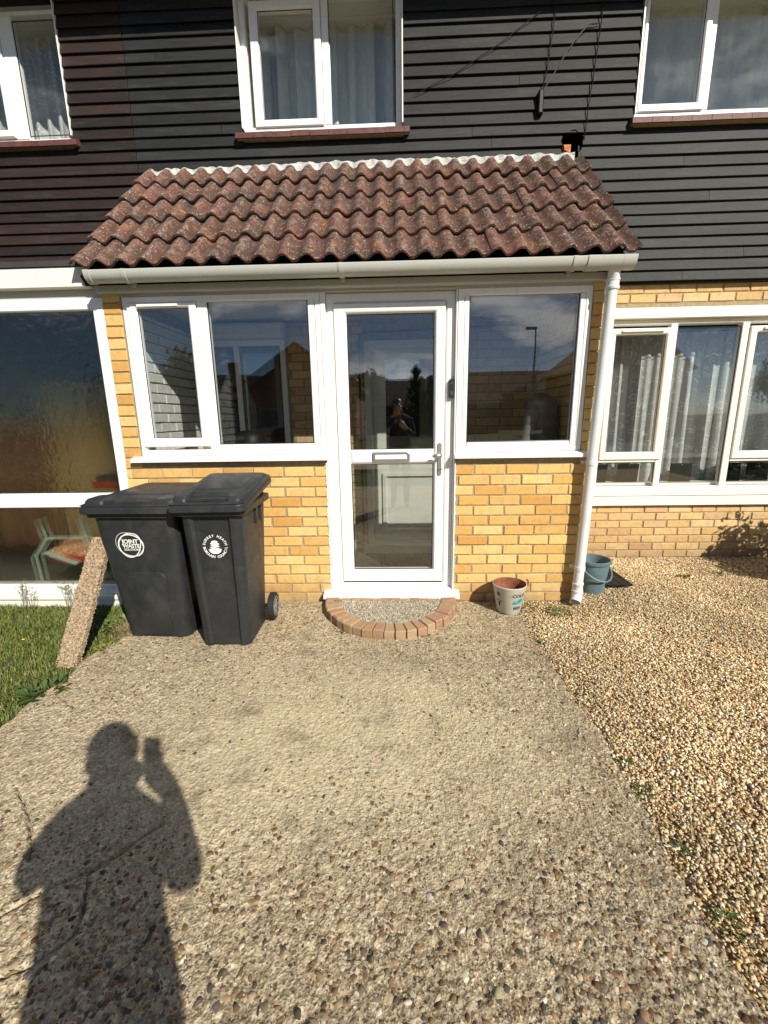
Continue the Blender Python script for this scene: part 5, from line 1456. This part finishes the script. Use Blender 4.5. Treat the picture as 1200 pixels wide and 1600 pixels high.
t = local_thing('plastic_bucket', 'blue grey plastic bucket with folded handle behind the downpipe', 'bucket', (1.542, 0.205, 0.0), R(20))
b = MB(); b.lathe([(0.088, 0.0), (0.092, 0.004), (0.103, 0.12), (0.1035, 0.135), (0.108, 0.138), (0.117, 0.236), (0.127, 0.240), (0.130, 0.250), (0.129, 0.264), (0.124, 0.268), (0.118, 0.266), (0.114, 0.24), (0.09, 0.01)], (0, 0, 0), 36)
child(b.build('body', MT['blueplastic'], None, 35), t)
b = MB(); hp = []
for k in range(19):
    a = math.pi * (k / 18) - math.pi * 0.98; hp.append((0.136 * math.cos(a) * 1.0, 0.136 * math.sin(a) - 0.002, 0.225 - 0.105 * math.sin(math.pi * k / 18)))
b.tube(hp, 0.007, 8); child(b.build('handle', MT['blueplastic'], None, 40), t)
b = MB(); b.lathe([(0.0, 0.0), (0.09, 0.0), (0.085, 0.03), (0.04, 0.05), (0.0, 0.052)], (0.01, 0.01, 0.06), 14, False); child(b.build('contents', MT['stones'], None, 30), t)
b = MB(); gx0, gx1, gy0, gy1, gz = 1.66, 1.882, 0.225, 0.62, 0.022
nx, nyb = 3, 9
for k in range(nx + 1):
    x = gx0 + (gx1 - gx0 - 0.02) * k / nx; b.box(x, x + 0.02, gy0, gy1, gz, gz + 0.018)
for k in range(nyb + 1):
    y = gy0 + (gy1 - gy0 - 0.024) * k / nyb
    for j in range(nx):
        xa = gx0 + (gx1 - gx0 - 0.02) * j / nx + 0.0202; xb = gx0 + (gx1 - gx0 - 0.02) * (j + 1) / nx - 0.0002
        b.box(xa, xb, y, y + 0.026, gz + 0.001, gz + 0.016)
tag(b.build('drain_grid', MT['cable']), 'black slotted plastic drain grid lying on the gravel', 'drain cover')

# ------------------------------------------------------------------ plants
def blades(P, h, lean, w, cols, name, segs=2):
    n = len(P); a = rng.uniform(0, 2 * math.pi, n)
    d = np.stack([np.cos(a), np.sin(a), np.zeros(n)], -1); s = np.stack([-np.sin(a), np.cos(a), np.zeros(n)], -1)
    up = np.array([0, 0, 1.0]); V = []
    for k, t in enumerate((0, 0.55, 1.0)):
        c_ = P + up * (h * t * (1 - 0.25 * lean * t))[:, None] + d * (h * lean * t * t)[:, None]
        ww = w * (1.0, 0.8, 0.12)[k]
        V += [c_ - s * ww[:, None], c_ + s * ww[:, None]]
    V = np.stack(V, 1).reshape(-1, 3)
    f = np.array([(0, 1, 3, 2), (2, 3, 5, 4)]); F = (f[None] + (np.arange(n) * 6)[:, None, None]).reshape(-1, 4)
    return link(name, fast_mesh(name, V, F, MT['leaf'], np.repeat(cols, 6, 0)))
GREEN = [(0.11, 0.145, 0.024), (0.14, 0.175, 0.034), (0.075, 0.11, 0.02), (0.19, 0.19, 0.06), (0.22, 0.19, 0.09)]
N = 62000
gx = rng.uniform(-3.3, -1.74, N); gy = rng.uniform(-1.9, -0.03, N)
lim = edge_l(gy) + 0.03 * rng.random(N)
ok = (gx < lim) & (rng.random(N) < 0.55 + 0.9 * (fbm(gx * 5, gy * 5, 81, 3) + 0.2)) & ~((gx > -2.03) & (gy > -0.05))
P = np.stack([gx[ok], gy[ok], np.full(ok.sum(), -0.036)], -1); n = len(P)
hgt = rng.uniform(0.016, 0.044, n) * (1 + 0.8 * fbm(P[:, 0] * 6, P[:, 1] * 6, 82, 2))
tag(blades(P, hgt, rng.uniform(0.2, 1.0, n), rng.uniform(0.0016, 0.0034, n), palette(n, GREEN, [4, 4, 4, 1, 0.7]), 'grass'), 'uneven green grass at the left of the drive', kind='stuff')
def weed(label, x, y, z, r, nleaf, ls, cols, cat='weed', name='weed', up=0.5, group=None, stalks=False):
    """clump of shaped leaves on short stems"""
    V = []; F = []; C_ = []
    for k in range(nleaf):
        a = random.uniform(0, 2 * math.pi); rr_ = r * math.sqrt(random.random()); el = random.uniform(0.1, 1.0) * up
        base = Vector((x + rr_ * math.cos(a), y + rr_ * math.sin(a), z + el * r * random.uniform(0.2, 1.4)))
        d = Vector((math.cos(a + random.uniform(-.8, .8)), math.sin(a + random.uniform(-.8, .8)), random.uniform(-0.2, 0.9))).normalized()
        s = d.cross(Vector((0, 0, 1))).normalized(); nn = s.cross(d)
        l = ls * random.uniform(0.6, 1.3); w_ = l * random.uniform(0.18, 0.32); o_ = len(V)
        pts = [base, base + d * l * .3 + s * w_ + nn * l * .06, base + d * l * .7 + s * w_ * .8 + nn * l * .04, base + d * l, base + d * l * .7 - s * w_ * .8 + nn * l * .04, base + d * l * .3 - s * w_ + nn * l * .06, base + d * l * .5 - nn * l * .05]
        V += [tuple(p) for p in pts]; F += [(o_, o_ + 1, o_ + 6), (o_ + 1, o_ + 2, o_ + 6), (o_ + 2, o_ + 3, o_ + 6), (o_ + 3, o_ + 4, o_ + 6), (o_ + 4, o_ + 5, o_ + 6), (o_ + 5, o_, o_ + 6)]
        c_ = np.array(random.choice(cols)) * random.uniform(0.75, 1.25); C_ += [c_] * 7
    me = fast_mesh(name, np.array(V), np.array(F), MT['leaf'], np.clip(np.array(C_), 0.005, 0.8))
    o = link(name, me)
    return tag(o, label, cat, group)
DK = [(0.05, 0.085, 0.02), (0.07, 0.11, 0.025), (0.04, 0.07, 0.02)]
YG = [(0.17, 0.18, 0.04), (0.12, 0.14, 0.03), (0.22, 0.20, 0.06)]
weed('broad leaved dark green weed at the front corner of the grass', -1.875, -1.13, -0.02, 0.085, 60, 0.05, DK)
weed('yellow green leafy weed at the foot of the leaning post', -1.845, -0.70, -0.02, 0.055, 70, 0.028, YG)
weed('low green weed patch between the leaning post and the left bin', -1.93, -0.36, -0.03, 0.115, 230, 0.034, [(0.08, 0.13, 0.03), (0.11, 0.16, 0.04)])
for lab, x, y, r, nl, ls, cc in (
    ('green weed where the drive meets the gravel near the metal bucket', 0.93, -0.14, 0.07, 110, 0.016, DK + YG),
    ('sparse green weed in the gravel left of the foot of the downpipe', 1.14, -0.20, 0.075, 150, 0.017, DK + YG),
    ('small weed at the drive edge below the metal bucket', 0.885, -0.62, 0.022, 18, 0.022, DK),
    ('bright green weed at the drive edge halfway down the gravel', 0.905, -1.575, 0.022, 16, 0.026, DK + YG),
    ('darker weed at the drive edge below the bright one', 0.90, -1.715, 0.032, 30, 0.022, DK),
    ('weed straggling at the drive edge near the lower right', 0.905, -1.935, 0.026, 20, 0.020, DK),
    ('mossy weed at the drive edge in the bottom right corner', 0.90, -2.14, 0.04, 44, 0.020, DK + YG),
    ('tiny weed in the gravel below the ground floor window', 2.45, 0.48, 0.035, 26, 0.024, DK + YG),
    ('tiny weed in the gravel nearer the shadow of the shrub', 2.78, 0.55, 0.030, 22, 0.022, DK),
    ('tiny weed in the joint at the left of the doorstep', -0.46, -0.10, 0.03, 22, 0.014, YG),
    ('small weed at the front left foot of the doorstep', -0.36, -0.50, 0.022, 22, 0.014, DK + YG),
    ('small weed at the front right foot of the doorstep', 0.17, -0.54, 0.022, 22, 0.014, DK)):
    weed(lab, x, y, 0.052 if 'joint' in lab else 0.0, r * (0.8 if 'drive edge' in lab else 1), nl, ls * (0.8 if 'drive edge' in lab else 1.15), cc, up=0.3)
# wispy seed stalks against the white frame, dry tuft, buttercup
for lab, x, s in (('wispy dry seed stalk in front of the white frame, left one', -2.86, 1), ('wispy dry seed stalk in front of the white frame, right one nearer the post', -2.52, 2)):
    b = MB(); r_ = random.Random(s)
    for k in range(9):
        x0_ = x + r_.uniform(-.05, .05); h_ = r_.uniform(0.13, 0.24); dx = r_.uniform(-.06, .06)
        b.tube([(x0_, -0.10, -0.03), (x0_ + dx * 0.4, -0.10, h_ * 0.6), (x0_ + dx, -0.10, h_)], [0.0016, 0.0013, 0.0008], 4)
        for q in range(6):
            zz = h_ * r_.uniform(0.55, 1.0); b.tube([(x0_ + dx * zz / h_, -0.10, zz), (x0_ + dx * zz / h_ + r_.uniform(-.03, .03), -0.10, zz + 0.015)], [0.001, 0.0024], 4)
    tag(b.build('seed_stalk', plain('dry_stalk', (0.16, 0.14, 0.07), 0.9, 0.1)), lab, 'weed')
N = 260; P = np.stack([rng.normal(-1.83, 0.025, N), rng.normal(-0.50, 0.03, N), np.full(N, -0.02)], -1)
tag(blades(P, rng.uniform(0.05, 0.12, N), rng.uniform(0.3, 1.1, N), rng.uniform(0.001, 0.002, N), palette(N, [(0.30, 0.24, 0.12), (0.22, 0.17, 0.08)], [1, 1]), 'dry_grass'), 'tuft of dry straw coloured grass beside the left bin', 'weed')
bt = thing('buttercup', 'single yellow buttercup in the grass', 'flower', (-2.33, -0.72, 0))
b = MB(); b.tube([(-2.33, -0.72, -0.03), (-2.328, -0.722, 0.035), (-2.33, -0.73, 0.075)], 0.0012, 5); b.build('stem', plain('stem', (0.07, 0.12, 0.03)), bt)
b = MB()
for k in range(5):
    a = 2 * math.pi * k / 5; d = Vector((math.cos(a), math.sin(a), 0.35)); s = Vector((-math.sin(a), math.cos(a), 0)); c_ = Vector((-2.33, -0.73, 0.075))
    b.add([c_, c_ + d * 0.006 + s * 0.006, c_ + d * 0.012, c_ + d * 0.006 - s * 0.006], [(0, 1, 2, 3)])
b.build('petals', plain('yellow_petal', (0.75, 0.55, 0.02), 0.5), bt)

# ------------------------------------------------------------------ off to the right, outside the picture: what throws the shade on gravel and wall
def leaf_cloud(V, F, C_, c, rad, n, ls, cols, shell=0.35, squash=(1, 1, 1)):
    u = rng.normal(size=(n, 3)); u /= np.linalg.norm(u, axis=1, keepdims=True)
    r_ = rad * (shell + (1 - shell) * rng.random(n) ** 0.5)
    lump = 1 + 0.28 * np.sin(u[:, 0] * 5 + c[0]) * np.sin(u[:, 1] * 4.3 + c[1]) + 0.2 * np.sin(u[:, 2] * 6 + c[2] * 3)
    P = np.array(c) + u * (r_ * lump)[:, None] * np.array(squash)
    M3 = rot_mats(n); q = np.array([(-.5, 0, 0), (0, -.28, .05), (.5, 0, 0), (0, .28, .05)]) * ls
    W = np.einsum('nij,kj->nki', M3, q) * rng.uniform(0.6, 1.3, (n, 1, 1)) + P[:, None, :]
    o = sum(len(v) for v in V); V.append(W.reshape(-1, 3)); F.append((np.array([[0, 1, 2, 3]])[None] + (np.arange(n) * 4)[:, None, None]).reshape(-1, 4) + o)
    C_.append(np.repeat(palette(n, cols, [1] * len(cols), 0.25), 4, 0))
def foliage(name, clouds, cols, parent):
    V, F, C_ = [], [], []
    for c, rad, n, ls, sq in clouds: leaf_cloud(V, F, C_, c, rad, n, ls, cols, 0.3, sq)
    return link(name, fast_mesh(name, np.concatenate(V), np.concatenate(F), MT['leaf'], np.concatenate(C_)), parent)
sh = thing('shrub', 'dense leafy shrub on the gravel at the far right, beyond the window', 'shrub', (3.75, 0.25, 0))
foliage('foliage', [((3.72, 0.22, 0.40), 0.30, 1500, 0.06, (1, 1, 1)), ((3.85, 0.20, 0.66), 0.32, 1500, 0.06, (1, 1, 1)), ((3.52, 0.38, 0.26), 0.30, 3600, 0.06, (1, 1, 0.9))], DK, sh)
b = MB(); b.tube([(3.78, 0.22, -0.02), (3.80, 0.22, 0.25), (3.84, 0.20, 0.6)], [0.03, 0.025, 0.012], 8); b.tube([(3.79, 0.22, 0.15), (3.70, 0.24, 0.42)], [0.018, 0.009], 7); b.build('stem', MT['bark'], sh)
dsh = thing('satellite_dish', 'grey satellite dish on the cladding at the far right', 'dish', (3.75, 0.8, 3.2))
b = MB(); n = 28; dc = Vector((3.47, 0.70, 3.20)); dn = Vector((-0.35, -0.85, 0.4)).normalized(); du = dn.orthogonal().normalized(); dv = dn.cross(du)
b.loops([[dc + dn * (rr_ * rr_ * 0.9) + (du * math.cos(2 * math.pi * k / n) + dv * math.sin(2 * math.pi * k / n)) * rr_ for k in range(n)] for rr_ in (0.01, 0.08, 0.15, 0.21)] + [[dc + dn * (0.21 * 0.21 * 0.9 - 0.006) + (du * math.cos(2 * math.pi * k / n) + dv * math.sin(2 * math.pi * k / n)) * 0.21 for k in range(n)], [dc + dn * -0.006 + (du * math.cos(2 * math.pi * k / n) + dv * math.sin(2 * math.pi * k / n)) * 0.01 for k in range(n)]], True, True, True)
b.build('reflector', MT['hub'], dsh, 40)
b = MB(); b.tube([dc - dn * 0.005, dc + Vector((0.02, 0.2, -0.02)), (3.66, CLAD - 0.016, 3.10)], 0.016, 8); b.build('arm', MT['hub'], dsh, 40)

# ------------------------------------------------------------------ the photographer, standing just behind the camera
pn = thing('person', 'person in dark jacket and trousers holding up a phone to take the picture', 'person', (0.0, -3.45, -0.05))
def skinned(verts, edges, root, sub=2):
    me = bpy.data.meshes.new('skin'); me.from_pydata([v[:3] for v in verts], edges, [])
    ob = bpy.data.objects.new('skin', me); COL.objects.link(ob)
    ob.modifiers.new('Skin', 'SKIN')
    for i, v in enumerate(verts):
        sv = me.skin_vertices[0].data[i]; r_ = v[3]; sv.radius = r_ if hasattr(r_, '__len__') else (r_, r_); sv.use_root = i == root
    ss = ob.modifiers.new('Sub', 'SUBSURF'); ss.levels = sub; ss.render_levels = sub
    bpy.context.view_layer.update()
    res = bpy.data.meshes.new_from_object(ob.evaluated_get(bpy.context.evaluated_depsgraph_get()))
    bpy.data.objects.remove(ob); bpy.data.meshes.remove(me)
    res.polygons.foreach_set('use_smooth', [True] * len(res.polygons))
    return res
G0 = -0.02
V = [(0.03, -3.45, 0.90, (0.185, 0.13)),   # 0 pelvis
     (0.03, -3.45, 1.06, (0.180, 0.125)),  # 1 waist
     (0.03, -3.44, 1.22, (0.185, 0.125)),  # 2 chest
     (0.03, -3.42, 1.33, (0.115, 0.090)),  # 3 upper chest
     (-0.006, -3.365, 1.425, 0.058),        # 4 neck
     (-0.010, -3.315, 1.530, (0.072, 0.084)),   # 5 head
     (-0.010, -3.315, 1.600, (0.066, 0.078)),  # 6 crown
     # right arm raised to the phone
     (0.19, -3.42, 1.32, 0.064), (0.235, -3.34, 1.10, 0.056), (0.112, -3.165, 1.215, 0.037), (0.024, -3.146, 1.318, 0.058),
     # left arm hanging close to the side
     (-0.13, -3.42, 1.31, 0.066), (-0.300, -3.335, 1.085, 0.054), (-0.062, -3.215, 1.270, 0.040), (0.010, -3.178, 1.352, 0.045),
     # legs
     (0.12, -3.45, 0.82, 0.10), (0.125, -3.44, 0.48, 0.062), (0.13, -3.46, 0.06, 0.042), (0.135, -3.36, 0.02, (0.045, 0.032)),
     (-0.06, -3.45, 0.82, 0.10), (-0.07, -3.44, 0.48, 0.062), (-0.075, -3.46, 0.06, 0.042), (-0.085, -3.36, 0.02, (0.045, 0.032)),
     (0.036, -3.250, 1.450, 0.050)]  # chin
E_ = [(0, 1), (1, 2), (2, 3), (3, 4), (4, 5), (5, 6), (3, 7), (7, 8), (8, 9), (9, 10), (3, 11), (11, 12), (12, 13), (13, 14), (0, 15), (15, 16), (16, 17), (17, 18), (0, 19), (19, 20), (20, 21), (21, 22), (5, 23)]
me = skinned(V, E_, 0)
for mm in (MT['jacket'], MT['trousers'], MT['skin'], MT['cable']): me.materials.append(mm)
for p in me.polygons:
    c_ = p.center
    if c_.z > 1.385 and abs(c_.x + 0.04) < 0.10 and c_.y < -3.2: p.material_index = 2
    elif c_.y > -3.165 and c_.z > 1.2: p.material_index = 2
    elif c_.z < 0.075: p.material_index = 3
    elif c_.z < 0.86 and abs(c_.x) < 0.2: p.material_index = 1
    else: p.material_index = 0
link('body', me, pn)
# five separate fingers on each hand
def hand(chains):
    for ch_ in chains:
        n_ = len(ch_); me_ = skinned([(*p, r_) for p, r_ in zip(ch_, [0.0095, 0.0090, 0.0082, 0.0072][:n_])], [(k, k + 1) for k in range(n_ - 1)], 0, 1)
        me_.materials.append(MT['skin']); link('finger', me_, pn)
hand([[(0.05, -3.128, 1.325), (0.052, -3.108, 1.350 + 0.0), (0.030, -3.104, 1.352)], [(0.053, -3.128, 1.318), (0.058, -3.107, 1.332), (0.032, -3.103, 1.334)],
      [(0.053, -3.128, 1.310), (0.058, -3.107, 1.314), (0.032, -3.103, 1.315)], [(0.05, -3.130, 1.300), (0.054, -3.110, 1.296), (0.032, -3.105, 1.297)],
      [(0.045, -3.140, 1.325), (0.022, -3.128, 1.340), (0.012, -3.122, 1.365)]])
hand([[(0.016, -3.156, 1.364), (0.012, -3.136, 1.382), (0.032, -3.132, 1.386)], [(0.013, -3.156, 1.354), (0.007, -3.135, 1.364), (0.031, -3.131, 1.367)],
      [(0.012, -3.158, 1.343), (0.006, -3.137, 1.346), (0.030, -3.132, 1.348)], [(0.013, -3.161, 1.332), (0.009, -3.141, 1.329), (0.030, -3.135, 1.330)],
      [(0.020, -3.173, 1.368), (0.036, -3.160, 1.381), (0.044, -3.152, 1.398)]])
# face details and hair
b = MB(); b.tube([(-0.010, -3.232, 1.558), (-0.010, -3.212, 1.525), (-0.010, -3.228, 1.521)], [0.008, 0.012, 0.009], 8); b.build('nose', MT['skin'], pn, 60)
for sx in (-1, 1):
    b = MB(); b.lathe([(0.0, -0.011), (0.009, -0.006), (0.011, 0), (0.009, 0.006), (0.0, 0.011)], (-0.010 + sx * 0.031, -3.240, 1.561), 10, False); b.build('eye', MT['pvc'], pn, 60)
    b = MB(); b.tube([(-0.010 + sx * 0.082, -3.325, 1.578), (-0.010 + sx * 0.094, -3.332, 1.558), (-0.010 + sx * 0.082, -3.325, 1.530)], [0.009, 0.012, 0.008], 8); b.build('ear', MT['skin'], pn, 60)
b = MB(); b.tube([(-0.030, -3.233, 1.491), (-0.010, -3.228, 1.489), (0.010, -3.233, 1.491)], [0.004, 0.007, 0.004], 8); b.build('mouth', plain('lips', (0.35, 0.12, 0.11)), pn, 60)
b = MB(); lps = []
for k in range(13):
    t = math.pi * (0.02 + 0.96 * k / 12); lps.append([(-0.010 + 0.086 * math.sin(t) * math.cos(2 * math.pi * i / 20), -3.333 + 0.096 * math.sin(t) * math.sin(2 * math.pi * i / 20) - (0.03 if t > 1.9 else 0), 1.570 + 0.098 * math.cos(t)) for i in range(20)])
b.loops(lps, True, True, True); b.build('hair', MT['hair'], pn, 80)

# phone: a slab in the hand, its back to the house, just behind the lens
b = MB(); pc_ = CP - FW * 0.016 + RT * 0.018 - UP * 0.056
lp = []
for dz in (0.0, 0.008):
    o = []
    for sx, sz, a0 in ((1, 1, 0), (-1, 1, 90), (-1, -1, 180), (1, -1, 270)):
        for k in range(5):
            a = R(a0 + 90 * k / 4); o.append(pc_ + RT * (sx * 0.026 + 0.010 * math.cos(a)) + UP * (sz * 0.063 + 0.010 * math.sin(a)) - FW * dz)
    lp.append(o)
b.loops(lp, True, True, True)
tag(b.build('phone', MT['bell']), 'black phone held up in the raised right hand of the person', 'phone')

# ------------------------------------------------------------------ the other side of the street, seen only in the panes
def far_house(label, x, y, w, d, h, rh, axis='x', chim=True):
    t = thing('house', label, 'house', (x, y, -0.1))
    x0, x1, y0, y1 = x - w / 2, x + w / 2, y - d / 2, y + d / 2
    b = MB(); b.box(x0, x1, y0, y1, -0.1, h)
    if axis == 'y': b.loops([[(x0 + 0.01, yy_, h), (x1 - 0.01, yy_, h), (x, yy_, h + rh - 0.15)] for yy_ in (y0 + 0.01, y1 - 0.01)], True, True, True)
    else: b.loops([[(xx_, y0 + 0.01, h), (xx_, y1 - 0.01, h), (xx_, y, h + rh - 0.15)] for xx_ in (x0 + 0.01, x1 - 0.01)], True, True, True)
    w_ = b.build('wall', MT['darkbrick'], t)
    b = MB()
    if axis == 'x':
        for s in (-1, 1):
            e = y + s * (d / 2 + 0.4); b.add([(x0 - 0.3, e, h - 0.2), (x1 + 0.3, e, h - 0.2), (x1 + 0.3, y, h + rh), (x0 - 0.3, y, h + rh), (x0 - 0.3, e, h - 0.35), (x1 + 0.3, e, h - 0.35), (x1 + 0.3, y, h + rh - 0.15), (x0 - 0.3, y, h + rh - 0.15)], [(0, 1, 2, 3), (4, 7, 6, 5), (0, 4, 5, 1), (1, 5, 6, 2), (3, 7, 4, 0)])
    else:
        for s in (-1, 1):
            e = x + s * (w / 2 + 0.4); b.add([(e, y0 - 0.3, h - 0.2), (e, y1 + 0.3, h - 0.2), (x, y1 + 0.3, h + rh), (x, y0 - 0.3, h + rh), (e, y0 - 0.3, h - 0.35), (e, y1 + 0.3, h - 0.35), (x, y1 + 0.3, h + rh - 0.15), (x, y0 - 0.3, h + rh - 0.15)], [(0, 1, 2, 3), (4, 7, 6, 5), (0, 4, 5, 1), (1, 5, 6, 2), (3, 7, 4, 0)])
    rf = b.build('roof', MT['farroof'], t)
    if chim: b = MB(); b.box(x + w * 0.25, x + w * 0.25 + 0.9, y - 0.4, y + 0.4, h + rh - 1.0, h + rh + 1.1); b.build('chimney', MT['darkbrick'], rf)
    nw = max(2, int(w / 3.2))
    for k in range(nw):
        for zz in ((0.8, 2.0),) if h < 4 else ((0.8, 2.0), (3.4, 4.6)):
            xx_ = x0 + w * (k + 0.5) / nw; b = MB(); b.box(xx_ - 0.7, xx_ + 0.7, y1 + 0.002, y1 + 0.06, zz[0], zz[1]); ww = b.build('window', MT['hub'], t)
            b = MB(); b.box(xx_ - 0.6, xx_ + 0.6, y1 + 0.061, y1 + 0.07, zz[0] + 0.1, zz[1] - 0.1); b.build('pane', MT['bell'], ww)
far_house('long low house across the street reflected in the door', 0.5, -40, 17, 8, 2.6, 2.4)
far_house('gabled house across the street reflected at the right of the large left pane', -6.0, -28, 7, 9, 3.4, 2.4, 'y')
far_house('house across the street reflected in the left panes', -21, -42, 16, 8, 3.4, 2.5)
far_house('house with steep gable across the street reflected at the right of the right pane', 16.5, -31, 8, 8, 4.6, 3.4, 'y')
far_house('distant house across the street reflected in the right pane', 14.0, -52, 18, 8, 4.0, 2.6, 'x', False)
def tree(label, x, y, h, r_, cols, n=6000, ls=0.30, conifer=False):
    t = thing('tree', label, 'tree', (x, y, -0.1))
    b = MB(); b.tube([(x, y, -0.3), (x + 0.1, y, h * 0.4), (x, y, h * 0.8)], [0.22, 0.16, 0.05], 8)
    for k in range(4):
        a = k * 1.7; b.tube([(x, y, h * (0.35 + 0.08 * k)), (x + r_ * 0.6 * math.cos(a), y + r_ * 0.6 * math.sin(a), h * (0.55 + 0.08 * k))], [0.09, 0.03], 6)
    b.build('trunk', MT['bark'], t)
    if conifer: cl = [((x, y, h * q), r_ * (1.15 - q), int(n * 0.2), ls * 0.8, (1, 1, 1.2)) for q in (0.25, 0.42, 0.6, 0.76, 0.9)]
    else: cl = [((x + random.uniform(-.5, .5) * r_, y + random.uniform(-.5, .5) * r_, h * random.uniform(0.45, 0.85)), r_ * random.uniform(0.45, 0.7), n // 6, ls, (1, 1, 0.85)) for _ in range(6)]
    foliage('crown', cl, cols, t)
tree('pointed conifer reflected in the middle of the door glass', 1.4, -30, 5.2, 1.3, DK, 2600, 0.22, True)
tree('second shorter conifer reflected beside the first in the door glass', 2.6, -31, 4.6, 1.2, DK, 2600, 0.22, True)
tree('bushy tree reflected behind the gabled house', -2.8, -34, 5.0, 2.2, DK)
tree('broad tree reflected in the left window of the right hand wall', 44, -48, 7.5, 3.0, DK)
tree('round tree reflected in the far left glass', -16, -30, 6.0, 2.6, DK)
t = thing('street_lamp', 'tall street lamp across the road reflected in the right pane', 'street lamp', (9.2, -27.5, -0.1))
b = MB(); b.tube([(9.2, -27.5, -0.3), (9.2, -27.5, 6.9)], [0.08, 0.05], 8); b.build('column', MT['hub'], t, 40)
b = MB(); b.box(8.55, 9.25, -27.62, -27.38, 6.88, 7.02); b.build('lantern', MT['hub'], t)
print('bricks', nb, npb)
